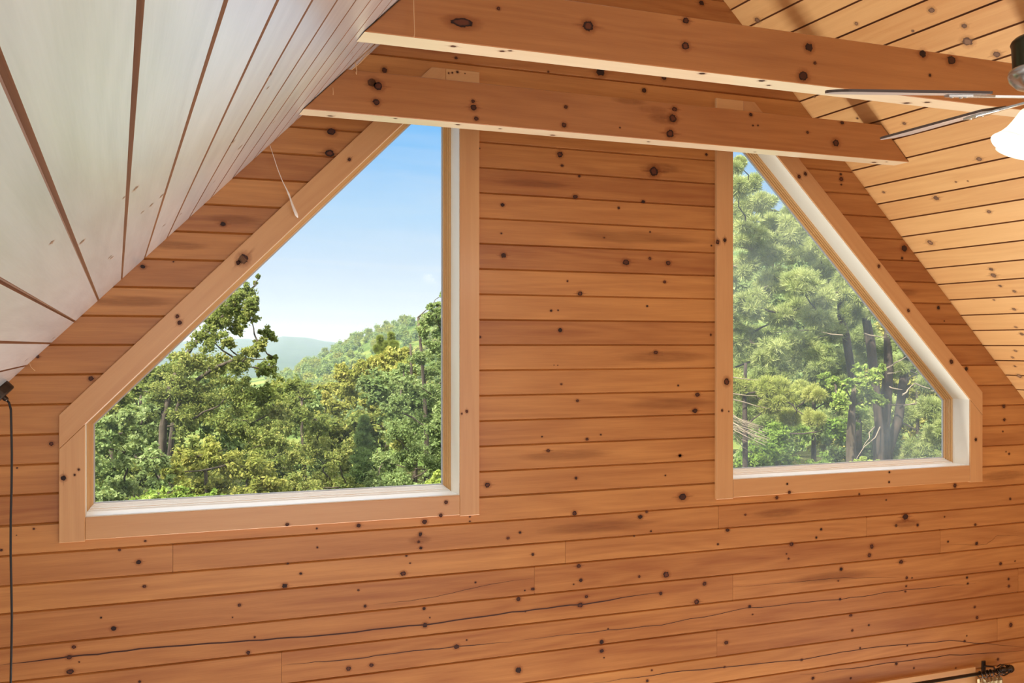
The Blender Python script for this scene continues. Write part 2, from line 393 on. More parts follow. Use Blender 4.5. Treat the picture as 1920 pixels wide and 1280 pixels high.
# tones of the boards between the windows, as seen (top to bottom from just under the far beam)
for i, t in zip(range(14, 31), [-.02, -.2, .02, 0, -.28, .12, .16, -.22, .1, .13, .06, -.1, .06, 0, .08, .02, .05]):
    tone_fix[(i, 1)] = t

def build_wall():
    mb = MB()
    zbreaks = sorted({W1['open'][0][1] - .02, W1['open'][4][1], H + 1.372, W2['open'][0][1] - .02, W2['open'][2][1]})
    gd, gw = .009, .0058
    for back in (False, True):
        for i in range(len(lines) - 1):
            zt, zb = lines[i], lines[i + 1]
            zr = RIDGE_X + ZL
            if zb >= zr: continue
            top = min(zt, zr)
            cuts = [zb] + [z for z in zbreaks if zb + .003 < z < top - .003] + [top]
            if top > ZR - XR and zb < ZR - XR: cuts.append(ZR - XR)
            if top > ZL + XL and zb < ZL + XL: cuts.append(ZL + XL)
            cuts = sorted(set(round(c, 4) for c in cuts))
            offs = {s: (rnd.random() * 50, rnd.random() * 50, rnd.random() * 50) for s in range(6)}
            for za, zc in zip(cuts, cuts[1:]):
                if zc - za < .0005: continue
                zm = (za + zc) / 2; e = 1e-4
                def xs_at(z):
                    L, R = max(XL, z - ZL) - .04, min(XR, ZR - z) + .04
                    c = []
                    for wn in (W1, W2):
                        if wall_cut(wn, zm): c.append(wall_cut(wn, min(max(z, za + e), zc - e)))
                        else: c.append(None)
                    segs = []
                    x = L; idx = 0
                    for q in c:
                        if q: segs.append((idx, x, q[0])); x = q[1]
                        idx += 1
                    segs.append((idx, x, R))
                    return segs
                sa, sc = xs_at(za), xs_at(zc)
                for (idx, a0, a1), (_, c0, c1) in zip(sa, sc):
                    if max(a1 - a0, c1 - c0) < .01: continue
                    cutx = [None] + sorted(j for j in joints.get(i, []) if max(a0, c0) + .05 < j < min(a1, c1) - .05) + [None]
                    for n, (jl, jr) in enumerate(zip(cutx, cutx[1:])):
                        l0, l1 = (a0, c0) if jl is None else (jl + .0008, jl + .0008)
                        r0, r1 = (a1, c1) if jr is None else (jr - .0008, jr - .0008)
                        key = (i, idx if len(sa) > 1 else 1, n) if n else (i, idx if len(sa) > 1 else 1)
                        t = board_tone(key); o = offs[min(5, idx + n * 2)]
                        if back:
                            q = [(r0, za), (l0, za), (l1, zc), (r1, zc)]
                            mb.face([(x, .19, z) for x, z in q], None, 0); continue
                        prof = []
                        if abs(za - zb) < .002: prof += [(za, gd), (za + gw, 0)]
                        else: prof += [(za, 0)]
                        if abs(zc - zt) < .002: prof += [(zc - gw, 0), (zc, gd)]
                        else: prof += [(zc, 0)]
                        lx = lambda z, A, B: A + (B - A) * (z - za) / (zc - za)
                        for (z0, y0), (z1, y1) in zip(prof, prof[1:]):
                            q = [(lx(z0, l0, l1), y0, z0), (lx(z0, r0, r1), y0, z0), (lx(z1, r0, r1), y1, z1), (lx(z1, l0, l1), y1, z1)]
                            mb.face(q, [(o[0] + p[0], o[1] + p[2], o[2] + p[1]) for p in q], t)
                        for jx, sgn in ((jl, 1), (jr, -1)):
                            if jx is None: continue
                            x0, x1 = jx + sgn * .0008, jx
                            q = [(x0, 0, za), (x0, 0, zc), (x1, .008, zc), (x1, .008, za)]
                            mb.face(q, None, -.5)
    for px, py, r in wall_knots:
        u, z, dep = on_wall(px, py)
        decal(mb, (u, 0, z), (1, 0, 0), (0, 0, 1), (0, -1, 0), r * dep / F * .9, 1, rnd.uniform(1.0, 1.35))
    for px, py, r, ex in [(1245, 669, 13, 2.7), (1240, 328, 11, 1.6), (1190, 426, 13, 4.0), (1000, 322, 8, 3.5), (1260, 745, 12, 3.0),
                          (1060, 868, 12, 3.0), (1120, 975, 13, 3.5), (1560, 1060, 12, 3.0), 
                          (250, 570, 12, 2.4), (330, 462, 10, 2.2), (440, 398, 10, 2.0), (1690, 560, 8, 2.0), (1880, 880, 11, 2.0), (787, 1010, 9, 1.0), (1460, 975, 10, 2.0), (1700, 968, 10, 1.2)]:
        u, z, dep = on_wall(px, py)
        for zt_, zb_ in zip(lines, lines[1:]):
            if zb_ < z < zt_: z = (zt_ + zb_) / 2; hb = (zt_ - zb_) / 2 - .008
        decal(mb, (u, 0, z), (1, 0, 0), (0, 0, 1), (0, -1, 0), min(r * dep / F, hb / 1.15), 3, ex, .0004)
    cracks = [[(0, 1246), (130, 1231), (290, 1213), (440, 1203), (600, 1190), (800, 1170), (960, 1147), (1090, 1132), (1240, 1110)],
              [(960, 1202), (1140, 1181), (1240, 1171), (1400, 1140), (1575, 1123), (1700, 1105), (1830, 1093)],
              [(1375, 1100), (1560, 1084), (1700, 1081)],
              [(1110, 1281), (1280, 1257), (1500, 1237), (1620, 1215), (1780, 1200), (1920, 1218 - 5)],
              [(530, 1246), (650, 1236), (760, 1222), (855, 1212), (960, 1203)],
              [(1500, 1265), (1640, 1246), (1780, 1228), (1920, 1219)],
              [(1760, 1022), (1850, 1020), (1870, 1003), (1920, 1004)], [(700, 1133), (800, 1122), (900, 1098), (1000, 1083)]]
    for ci, c in enumerate(cracks):
        w0 = (.0045, .0022, .0016, .003, .0028, .003, .0012, .0014)[ci]
        P = []
        for (ax, ay), (bx, by) in zip(c, c[1:]):
            for s in range(6): P.append((ax + (bx - ax) * s / 6, ay + (by - ay) * s / 6 + rnd.uniform(-1.2, 1.2)))
        P.append(c[-1])
        W = [(on_wall(x, y)[0], on_wall(x, y)[1]) for x, y in P]
        for k, ((x0, z0), (x1, z1)) in enumerate(zip(W, W[1:])):
            f0 = min(1, k / 6 + .15, (len(W) - k) / 6); f1 = min(1, (k + 1) / 6 + .15, (len(W) - k - 1) / 6 + .05)
            mb.face([(x0, -.0008, z0 - w0 * f0), (x1, -.0008, z1 - w0 * f1), (x1, -.0008, z1 + w0 * f1 * .5), (x0, -.0008, z0 + w0 * f0 * .5)], None, 0, 2)
    o = mb.build('wall_front', [M['wall'], M['knot'], M['crack'], M['stain']])
    tag(o, kind='structure')
build_wall()

# ------------------------------------------------------------------ the sloping plank ceilings
def build_ceiling(name, left, mats):
    mb = MB()
    nx = Vector((.7071, 0, -.7071)) if left else Vector((-.7071, 0, -.7071))
    base, du = (-.0795, .0987) if left else (4.701, -.0980)
    sgn = 1 if left else -1
    kmin, kmax = -26, 30
    x_end = XL if left else XR
    zf = (lambda x: ZL + x) if left else (lambda x: ZR - x)
    for k in range(kmin - 3, kmax):
        u0 = base + k * du; u1 = u0 + du
        lo, hi = (u0, u1) if left else (u0, u1)
        if left:
            if u1 <= XL or u0 >= RIDGE_X: continue
            u0 = max(u0, XL); u1 = min(u1, RIDGE_X)
        else:
            if u1 >= XR or u0 <= RIDGE_X: continue
            u0 = min(u0, XR); u1 = max(u1, RIDGE_X)
        t = rnd.uniform(-.22, .22); o = (rnd.random() * 40, rnd.random() * 40, rnd.random() * 40)
        g, gd = .0052, .010
        du_ = g * sgn * .7071
        js = [-9.0] + sorted(rnd.uniform(-8, -3) for _ in range(2)) + [0.02]
        for y0, y1 in zip(js, js[1:]):
            prof = [(u0, gd), (u0 + du_ * .3, gd), (u0 + du_, 0), (u1 - du_, 0), (u1 - du_ * .3, gd), (u1, gd)]
            t2 = t + rnd.uniform(-.08, .08)
            ysteps = [y0 + .001, y1 - .001]
            for pi, ((a, da), (b, db)) in enumerate(zip(prof, prof[1:])):
                pa = Vector((a, 0, zf(a))) - nx * da; pb = Vector((b, 0, zf(b))) - nx * db
                q = [pa + Vector((0, ysteps[0], 0)), pb + Vector((0, ysteps[0], 0)), pb + Vector((0, ysteps[1], 0)), pa + Vector((0, ysteps[1], 0))]
                gg = [(o[0] + p.y, o[1] + p.x * 1.414, o[2]) for p in q]
                mb.face(q if not left else q[::-1], gg if not left else gg[::-1], t2, 0 if pi == 2 else 2)
    if not left:
        ez = Vector((0, 0, 1))
        for px, py, r in ceil_knots:
            d = ray_dir(px, py); C = Vector((0, -D, H))
            tt = (ZR - C.x - C.z) / (d.x + d.z)
            p = C + d * tt
            if p.y > .0: continue
            view = d.normalized(); ac = Vector((.7071, 0, -.7071))
            decal(mb, p, (0, 1, 0), ac, nx, r * tt / F * .92, 1, 1.2)
    else:
        for _ in range(46):
            x = rnd.uniform(-.6, 1.2); y = rnd.uniform(-4.4, -.1)
            decal(mb, (x, y, zf(x)), (0, 1, 0), Vector((.7071, 0, .7071)), nx, rnd.uniform(.003, .008), 1, 2.2)
    # the roof deck above the planks
    q = [(x_end, BACK, zf(x_end)), (RIDGE_X, BACK, zf(RIDGE_X)), (RIDGE_X, .3, zf(RIDGE_X)), (x_end, .3, zf(x_end))]
    mb.face([Vector(p) - nx * .03 for p in q], None, 0, 2)
    mb.face([Vector(p) - nx * .25 for p in q], None, 0, 2)
    o = mb.build(name, mats)
    tag(o, kind='structure')
build_ceiling('ceiling_left', True, [M['ceil_glare'], M['knot_pale'], M['groove']])
build_ceiling('ceiling_right', False, [M['ceil'], M['knot_pale'], M['groove']])

# ------------------------------------------------------------------ windows
def mk_window(name, wn):
    op = wn['open']; o = wn['out']; sg = wn['sg']
    mb = MB(); mb.loft(op, [(-.02, .0), (-.02, -.0135), (.003, -.0135), (.003, .132), (-.03, .132)], tone=.15)
    root = mb.build(name, M['jamb']); tag(root, kind='structure')
    mb = MB(); mb.loft(op, [(.003, .124), (.0105, .124), (.0115, .126), (.0115, .133), (.0065, .1332), (.0065, .1368), (.013, .137), (.0165, .139), (.0165, .147), (.0115, .1472), (.0115, .1508), (.0185, .151), (.022, .153), (.022, .159), (.017, .1592), (.017, .1628), (.026, .163), (.031, .166), (.031, .19), (-.02, .19)])
    mb.build('sash', M['sash'], root)
    mb = MB(); mb.loft(op, [(.030, .168), (.030, .1745), (.038, .1745), (.038, .184)]); mb.build('glazing_gasket', M['gasket'], root)
    # bottom rail of the sash, bright daylight on it put into a white colour
    (xa, zb), (xb, _) = op[0], op[1]
    mb = MB()
    prof = [(.0038, -.006), (.0042, .1232), (.0122, .1234), (.0124, .1372), (.0176, .1376), (.0178, .1506), (.0230, .151), (.0232, .1624), (.0322, .1628), (.0325, .176)]
    for (i0, y0), (i1, y1) in zip(prof, prof[1:]):
        mb.face([(xa + i0, y0, zb + i0), (xb - i0, y0, zb + i0), (xb - i1, y1, zb + i1), (xa + i1, y1, zb + i1)], None, .2)
    mb.build('sill', M['sill'], root)['label'] = 'daylit bottom rail and sill'
    mb = MB()
    P = inset(op, .034)
    mb.face([(x, .178, z) for x, z in P]); mb.face([(x, .182, z) for x, z in P[::-1]])
    pane = mb.build('pane', M['glass'] if sg > 0 else M['glass_dusty'], root); pane['label'] = 'clear pane with fine dust'
    T = .0205
    def casing(poly, gdir, tone, knots_in):
        mb = MB(); mb.prism(poly, (1, 0, 0), (0, 0, 1), (0, 0, 0), -T, 0, (0, 1, 0), gdir, tone, 0, .0022)
        for px, py, r in casing_knots:
            u, z, dep = on_wall(px, py, T)
            if inside(poly, u, z):
                a = (math.cos(gdir), 0, math.sin(gdir)); b = (-math.sin(gdir), 0, math.cos(gdir))
                decal(mb, (u, -T, z), a, b, (0, -1, 0), r * dep / F, 1, 1.1)
        mb.build('casing_board', [M['casing'], M['knot']], root)
    e, v, b, c, t = o['e'], o['v'], o['b'], o['c'], o['t']
    oi, vi = (op[0][0], op[1][0]) if sg > 0 else (op[1][0], op[0][0])   # inner x at eave side / vertical side
    zi = op[0][1]
    zc = op[4][1] if sg > 0 else op[2][1]
    (sx, sz), (tx, tz) = (op[4], op[3]) if sg > 0 else (op[2], op[3])
    gap = .0006
    ccw = lambda p: p
    m = (tz - sz) / (tx - sx)                         # slope of the inner edge
    zcut = H + 1.352
    ze = zc - m * (oi - e)                            # where the inner slope meets the eave edge
    xt = e + (t - c) / m                              # outer slope reaches the top cut
    casing([(e, b), (oi, b), (oi, zc - .001), (e, ze - .001)], math.pi / 2, .05, 0)
    casing([(e, c), (e, ze), (tx, tz), (tx, t), (xt, t)], math.atan(m), 0.0, 0)
    casing([(vi, b), (v, b), (v, zcut - gap), (vi, zcut - gap)], math.pi / 2, -.02, 0)
    casing([(tx + sg * gap, zcut), (v, zcut), (v, t), (tx + sg * gap, t)], 0, .4, 0)
    casing([(oi + sg * gap, b + .006), (vi - sg * gap, b + .006), (vi - sg * gap, zi), (oi + sg * gap, zi)], 0, -.04, 0)
    return root

def inside(poly, x, y):
    r = False; n = len(poly)
    for i in range(n):
        (x0, y0), (x1, y1) = poly[i], poly[(i + 1) % n]
        if (y0 > y) != (y1 > y) and x < (x1 - x0) * (y - y0) / (y1 - y0) + x0: r = not r
    return r
mk_window('window_1', W1)
mk_window('window_2', W2)

# ------------------------------------------------------------------ the two tie beams
def beam(px_pts, y_front, y_back, z0, z1, knots, label, tone):
    mb = MB()
    e = .004
    poly = [(z0 - ZL + e, z0), (ZR - z0 - e, z0), (ZR - z1 - e, z1), (z1 - ZL + e, z1)]
    mb.prism(poly, (1, 0, 0), (0, 0, 1), (0, 0, 0), y_front, y_back, (0, 1, 0), 0, tone, 0, .003)
    for px, py, r in knots:
        u, z, dep = on_wall(px, py, -y_front)
        if z0 < z < z1: decal(mb, (u, y_front, z), (1, 0, 0), (0, 0, 1), (0, -1, 0), r * dep / F * .95, 1, 2.6 if abs(px - 866) < 4 else 1.15)
    if y_front > -1:
        for px, py, r, ex in [(1245, 222, 12, 1.1), (1225, 205, 8, 1.6), (1180, 190, 7, 2.0)]:
            u, z, dep = on_wall(px, py, -y_front)
            decal(mb, (u, y_front, z), (1, 0, 0), (0, 0, 1), (0, -1, 0), r * dep / F, 3, ex, .0004)
    for _ in range(9):
        u = rnd.uniform(z0 - ZL + .1, ZR - z0 - .1)
        decal(mb, (u, rnd.uniform(y_front + .02, y_back - .02), z0), (1, 0, 0), (0, 1, 0), (0, 0, -1), rnd.uniform(.005, .011), 1, 1.3)
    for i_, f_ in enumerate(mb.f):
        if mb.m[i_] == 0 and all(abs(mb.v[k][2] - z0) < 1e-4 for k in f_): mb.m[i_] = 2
    o = mb.build('tie_beam', [M['beam'], M['knot'], M['beam_lit_under'], M['stain']])
    return tag(o, label, 'beam', None, 'thing')
BZ0 = H + 1.051
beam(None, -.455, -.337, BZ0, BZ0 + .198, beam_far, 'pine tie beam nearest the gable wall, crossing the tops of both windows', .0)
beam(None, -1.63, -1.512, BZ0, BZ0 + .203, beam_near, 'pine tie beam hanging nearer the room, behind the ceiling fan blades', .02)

# ------------------------------------------------------------------ camera
cam = bpy.data.cameras.new('camera'); co = bpy.data.objects.new('camera', cam); col.objects.link(co)
co.location = (0, -D, H); co.rotation_euler = (math.pi / 2, 0, -TH)
cam.sensor_width = 36; cam.lens = 36 * F / 1920; cam.shift_y = (PY - 640) / 1920
cam.clip_start = .02; cam.clip_end = 9000
scn.camera = co

# ------------------------------------------------------------------ rest of the room shell
def slab(name, x0, x1, y0, y1, z0, z1, m):
    mb = MB(); mb.prism([(x0, y0), (x1, y0), (x1, y1), (x0, y1)], (1, 0, 0), (0, 1, 0), (0, 0, 0), z1, z0, (0, 0, 1), math.pi / 2)
    return tag(mb.build(name, m), kind='structure')
slab('floor', XL - .2, XR + .2, BACK, 0.0, -.2, 0.0, M['floor'])
slab('wall_left', XL - .2, XL, BACK, 0.2, 0.0, ZL + XL + .05, M['wall'])
slab('wall_right', XR, XR + .2, BACK, 0.2, 0.0, ZR - XR + .05, M['wall'])
# opposite gable, behind the camera, with its big opening to the daylight
mb = MB()
for q in ([(XL, 0), (-.2, 0), (-.2, 3.6), (XL, ZL + XL)], [(5.2, 0), (XR, 0), (XR, ZR - XR), (5.2, 3.6)],
          [(XL, ZL + XL), (-.2, 3.6), (5.2, 3.6), (XR, ZR - XR), (RIDGE_X, RIDGE_X + ZL)]):
    mb.face([(x, BACK, z) for x, z in q])
tag(mb.build('wall_back', M['wall']), kind='structure')

# head trim of the lower window, just entering the picture at the bottom right
mb = MB()
u0, z0, _ = on_wall(1640, 1281); u1, z1, _ = on_wall(1822, 1253)
zt = H - 2.098
mb.prism([(2.9, zt - .105), (5.20, zt - .105), (5.20, zt), (2.9, zt)], (1, 0, 0), (0, 0, 1), (0, 0, 0), -.021, -.0005, (0, 1, 0), 0, .05, 0, .002)
tag(mb.build('trim_1', M['casing']), kind='structure')

# ------------------------------------------------------------------ curtain rod and curtain
RY = -.085
rz = H - 2.118
xr0, xr1 = 2.75, 5.42
rod = empty('curtain_rod', (xr0, RY, rz), 'dark ornate curtain rod with scrolled finial over the lower window', 'curtain rod')
mb = MB(); mb.tube([(xr0, RY, rz), (5.33, RY, rz)], .011, 12); mb.build('rod', M['bronze'], rod, True)
mb = MB()
mb.lathe([(0, 0), (.014, .002), (.016, .01), (.010, .018), (.013, .026), (.019, .036), (.021, .05), (.017, .064), (.009, .07), (.013, .076), (.024, .09), (.027, .103), (.022, .118), (.010, .128), (0, .130)], (5.325, RY, rz), (1, 0, 0), 20)
mb.build('finial', M['bronze'], rod, True)
mb = MB()
for k in range(7):
    a = k / 7 * 2 * math.pi
    cxy = Vector((5.385, RY + .025 * math.cos(a), rz + .025 * math.sin(a)))
    mb.tube([cxy + Vector((-.055, 0, 0)), cxy + Vector((-.02, .010 * math.cos(a), .010 * math.sin(a))), cxy + Vector((.01, .006 * math.cos(a), .006 * math.sin(a))), cxy + Vector((.035, -.012 * math.cos(a), -.012 * math.sin(a)))], [.003, .0045, .004, .0025], 6)
mb.build('scrollwork', M['bronze'], rod, True)
for bx in (2.95, 5.285):
    mb = MB()
    mb.prism([(-.014, -.04), (.014, -.04), (.014, .045), (-.014, .045)], (1, 0, 0), (0, 0, 1), (bx, 0, rz), -.012, -.0006, (0, 1, 0), 0, 0, 0, .003)
    mb.tube([(bx, -.01, rz + .012), (bx, -.05, rz + .022), (bx, RY, rz + .030), (bx, RY - .012, rz + .012)], .006, 8)
    mb.build('bracket', M['bronze'], rod)
for rx in (5.17, 5.205, 5.235, 5.262, 5.31, 5.335):
    mb = MB()
    ring = [(rx + .004 * math.sin(a * 2), RY + .021 * math.cos(a), rz - .008 + .021 * math.sin(a)) for a in np.linspace(0, 2 * math.pi, 17)]
    mb.tube(ring, .003, 6, caps=False)
    mb.tube([(rx, RY, rz - .028), (rx, RY, rz - .046)], .0022, 6)
    mb.build('curtain_ring', M['bronze'], rod, True)
mb = MB()
n = 48; top, bot = rz - .05, .05
prev = None
for r in range(n + 1):
    s = r / n
    x = 5.165 + .19 * s
    y = RY + .022 * math.sin(s * 34) * (1 + .25 * math.sin(s * 9))
    cur = [(x, y, top + .012 * math.cos(s * 17 * 2)), (x, y, top - .3), (x - .01, y * 1.0, bot)]
    if prev:
        for k in range(2):
            mb.face([prev[k], prev[k + 1], cur[k + 1], cur[k]])
            mb.face([Vector(p) + Vector((0, .003, 0)) for p in (prev[k], cur[k], cur[k + 1], prev[k + 1])])
    prev = cur
tag(mb.build('curtain', M['curtain'], None, True), 'cream curtain gathered under the scrolled finial at bottom right', 'curtain')

# ------------------------------------------------------------------ pendant on the left slope
nl = Vector((.7071, 0, -.7071))
py_ = -.17
pc = Vector((0, 0, 0))
d = ray_dir(-7, 706); C0 = Vector((0, -D, H))
tt = (py_ + D) / d.y; pc = C0 + d * tt
pc.z = ZL + pc.x                       # on the ceiling
pl = empty('pendant_lamp', pc, 'black corded pendant lamp hung from the left roof slope', 'lamp')
mb = MB(); mb.lathe([(0, .0), (.058, .0), (.060, .004), (.060, .034), (.056, .040), (0, .040)], pc, nl, 40); mb.build('canopy', M['bronze'], pl, False)['label'] = 'dark bronze disc canopy'
mb = MB(); mb.lathe([(.011, .038), (.011, .052), (.008, .060), (0, .060)], pc, nl, 16); mb.build('strain_relief', M['bronze'], pl, True)
p0 = pc + nl * .055
pts = [p0, p0 + nl * .014 + Vector((0, 0, -.004)), p0 + nl * .02 + Vector((.003, 0, -.03)), p0 + nl * .02 + Vector((.004, 0, -.08))]
pe = pts[-1]
for k in range(1, 14): pts.append(pe + Vector((.0025 * math.sin(k * 1.3), 0, -.14 * k)))
mb = MB(); mb.tube(pts, .0048, 10); mb.build('cord', M['black_cord'], pl, True)
mb = MB(); e_ = pts[-1]
mb.lathe([(0, .0), (.018, -.002), (.022, -.05), (.05, -.07), (.14, -.20), (.137, -.20), (.048, -.075), (0, -.06)], e_, (0, 0, 1), 32); mb.build('lamp_shade', M['bronze'], pl, True)

# ------------------------------------------------------------------ ceiling fan under the ridge
hub = ray(958 + PX + 42, 0, 2.93); hub = Vector((0, 0, 0)) + Vector((CT, -ST, 0)) * 1.58 + Vector((ST, CT, 0)) * 2.93 + Vector((0, -D, H))
FZ = H + .745
fan = empty('ceiling_fan', (hub.x, hub.y, FZ), 'ceiling fan with grey blades and white glass shades at the right edge', 'ceiling fan')
def hz(z): return (hub.x, hub.y, z)
ridge_z = ZL + hub.x if hub.x < RIDGE_X else ZR - hub.x
mb = MB(); mb.lathe([(0, 0), (.07, 0), (.068, -.03), (.035, -.075), (0, -.08)], hz(ridge_z + .03), (0, 0, 1), 32); mb.build('canopy', M['bronze'], fan, True)
mb = MB(); mb.tube([hz(ridge_z), hz(FZ + .17)], .0125, 16); mb.build('downrod', M['bronze'], fan, True)
mb = MB(); mb.lathe([(0, .200), (.03, .200), (.034, .178), (.085, .166), (.093, .158), (.096, .150), (.093, .143), (.090, .08), (.088, .075)], hz(FZ), (0, 0, 1), 48); mb.build('motor_housing', M['bronze_green'], fan, True)
mb = MB(); mb.lathe([(.088, .078), (.100, .070), (.103, .058), (.098, .040), (.080, .022), (.05, .012), (0, .010)], hz(FZ), (0, 0, 1), 48); mb.build('motor_bowl', M['silver'], fan, True)
mb = MB(); mb.lathe([(.045, .014), (.055, .0), (.055, -.05), (.04, -.07), (.02, -.082), (0, -.084)], hz(FZ), (0, 0, 1), 32); mb.build('light_kit_hub', M['silver'], fan, True)
lat = Vector((CT, -ST, 0)); dpt = Vector((ST, CT, 0))
dirs0 = math.atan2((lat * -1).y, (lat * -1).x)
aA = math.atan2((lat * -.405 + dpt * -.02).y, (lat * -.405 + dpt * -.02).x)
for k in range(5):
    a = aA - k * 2 * math.pi / 5
    R = Vector((math.cos(a), math.sin(a), 0)); T = Vector((-math.sin(a), math.cos(a), 0))
    pit = math.radians(-11); T2 = T * math.cos(pit) + Vector((0, 0, 1)) * math.sin(pit); N2 = R.cross(T2)
    O = Vector(hz(FZ - .004))
    w0, w1, L0, L1 = .052, .066, .19, .66
    poly = [(L0, -w0)] + [(L1 - .05, -w1)] + [(L1 - .05 + .05 * math.sin(t), -w1 * math.cos(t)) for t in np.linspace(.2, math.pi - .2, 9)] + [(L1 - .05, w1), (L0, w0)]
    mb = MB(); mb.prism(poly, R, T2, O, -.004, .004, N2, 0, rnd.uniform(-.1, .1))
    for i_, f_ in enumerate(mb.f):
        if len(f_) == 4: mb.m[i_] = 1
    bl = mb.build('blade', [M['blade'], M['blade_edge']], fan)
    mb = MB()
    mb.prism([(.235, -.030), (.30, -.016), (.30, .016), (.235, .030), (.16, .014), (.05, .012), (.05, -.012), (.16, -.014)][::-1], R, T2, O - N2 * (.0085 if N2.z > 0 else -.0085), -.0035, .0035, N2, 0, 0, 0, .001)
    for (sx, sy) in ((.25, -.014), (.25, .014), (.285, 0)):
        c = O + R * sx + T2 * sy - N2 * (.012 if N2.z > 0 else -.012)
        mb.lathe([(0, -.003), (.005, -.002), (.006, .001), (.006, .004)], c, N2, 10)
    mb.build('blade_iron', M['silver'], bl)
# frosted bell shades
def shade_glass():
    m, nt, out = new_mat('frosted_white_shade')
    bs = nd(nt, 'ShaderNodeBsdfPrincipled', {'Base Color': (.92, .91, .88, 1), 'Roughness': .35})
    tr = nd(nt, 'ShaderNodeBsdfTranslucent', {'Color': (.95, .93, .88, 1)})
    mx = nd(nt, 'ShaderNodeMixShader', {0: .6, 1: bs.outputs[0], 2: tr.outputs[0]})
    nt.links.new(mx.outputs[0], out.inputs[0]); return m
def bulb_mat():
    m, nt, out = new_mat('lit_bulb')
    em = nd(nt, 'ShaderNodeEmission', {'Color': (1, .86, .66, 1), 'Strength': 10.0})
    nt.links.new(em.outputs[0], out.inputs[0]); return m
M['shade'] = shade_glass(); M['bulb'] = bulb_mat()
aS = math.atan2((lat * -1 - dpt * .25).y, (lat * -1 - dpt * .25).x)
for k in range(4):
    a = aS + k * math.pi / 2
    R = Vector((math.cos(a), math.sin(a), 0)); ax = (R * .5 + Vector((0, 0, -.86))).normalized()
    base = Vector(hz(FZ - .045)) + R * .03
    mb = MB(); mb.tube([base - R * .02, base + R * .01, base + R * .02 + ax * .02], .011, 12); arm = mb.build('lamp_holder', M['silver'], fan, True)
    o_ = base + R * .02 + ax * .015
    prof = [(.020, 0), (.025, .010), (.028, .03), (.032, .052), (.038, .074), (.048, .095), (.060, .111), (.064, .116), (.061, .116), (.045, .093), (.035, .072), (.029, .05), (.025, .028), (.018, .004)]
    mb = MB(); mb.lathe(prof, o_, ax, 36); sh = mb.build('glass_shade', M['shade'], fan, True)
    mb = MB(); mb.lathe([(0, .02), (.012, .022), (.013, .036), (.020, .055), (.024, .07), (.019, .086), (.01, .094), (0, .095)], o_, ax, 20); mb.build('bulb', M['bulb'], sh, True)
    ld = bpy.data.lights.new('bulb_light', 'POINT'); ld.energy = 3.2; ld.color = (1, .83, .62); ld.shadow_soft_size = .04
    lo = bpy.data.objects.new('bulb_light', ld); lo.location = o_ + ax * .14; col.objects.link(lo)
mb = MB(); mb.tube([hz(FZ - .08), (hub.x + .002, hub.y, FZ - .14), (hub.x, hub.y + .002, FZ - .26)], .0016, 6)
mb.lathe([(0, .0), (.005, -.004), (.006, -.015), (.003, -.024), (0, -.025)], (hub.x, hub.y + .002, FZ - .26), (0, 0, 1), 10); mb.build('pull_chain', M['silver'], fan)

# ------------------------------------------------------------------ threads and cobwebs
def strand(pix, v, rad, label, mat, name='cobweb_strand', z_of=None):
    pts = [Vector((on_wall(x, y, v)[0], -v, on_wall(x, y, v)[1])) for x, y in pix]
    mb = MB(); mb.tube(pts, rad, 6)
    return tag(mb.build(name, mat, None, True), label, 'cobweb')
pix = [(506, 272), (512, 290), (520, 315), (529, 338), (537, 354), (541.5, 364), (544, 371), (548, 383), (552, 393), (556, 403), (558.5, 408)]
rad = [.0010, .0013, .0016, .0018, .0026, .0050, .0036, .0056, .0072, .0078, .0020]
strand(pix, .06, rad, 'white knotted cobweb strand hanging in front of the left window casing', M['thread'])
strand([(775.5, -20), (776, 20), (777, 50), (777.5, 62), (776, 71)], 1.67, .0011, 'thin pale cobweb thread in front of the near tie beam', M['web'])
strand([(664, 110), (667, 122), (669, 133), (667.5, 137), (668.5, 140)], .47, [.0012, .0028, .0015, .003, .001], 'frayed cobweb tuft at the left end of the far tie beam', M['web'])
strand([(694, 97), (686, 106), (676, 117), (664, 127), (656, 133)], .30, .0022, 'slack cobweb lying along the roof slope above the far tie beam', M['web'])
strand([(624, 164), (625, 172), (624.5, 178)], .47, .0012, 'tiny cobweb wisp on the far tie beam under the left slope', M['web'])
strand([(55, 679), (57, 686), (61, 691), (66, 695)], .03, .0012, 'curled loose fibre hanging from the slope above the black cord', M['web'])

# ------------------------------------------------------------------ light
def area(name, loc, rot, sx, sy, e, c):
    l = bpy.data.lights.new(name, 'AREA'); l.shape = 'RECTANGLE'; l.size = sx; l.size_y = sy; l.energy = e; l.color = c
    o = bpy.data.objects.new(name, l); o.location = loc; o.rotation_euler = rot; col.objects.link(o); return o
# added fill lights, unseen, brightening the room from the back and sides
area('back_fill_light', (2.5, BACK + .15, 3.5), (math.radians(92), 0, 0), 4.6, 3.4, 105, (1, .99, .96))
area('side_fill_light', (XL + .1, -4.5, 1.0), (0, math.radians(-105), 0), 1.3, 4.0, 28, (.95, .98, 1))
area('side_fill_light', (XR - .1, -4.5, 1.0), (0, math.radians(105), 0), 1.3, 4.0, 28, (.95, .98, 1))
area('up_fill_light', (2.5, -.2, 1.0), (math.radians(-130), 0, 0), 5.0, 1.6, 470, (.94, .99, 1))  # added upward fill, brightens beam undersides and roof slopes from below
sun = bpy.data.lights.new('sun', 'SUN'); sun.energy = 9.0; sun.angle = math.radians(.6); sun.color = (1, .93, .80)
so = bpy.data.objects.new('sun', sun); col.objects.link(so)
sd = Vector((-.62, -.36, .66)).normalized()
so.rotation_euler = sd.to_track_quat('Z', 'Y').to_euler()

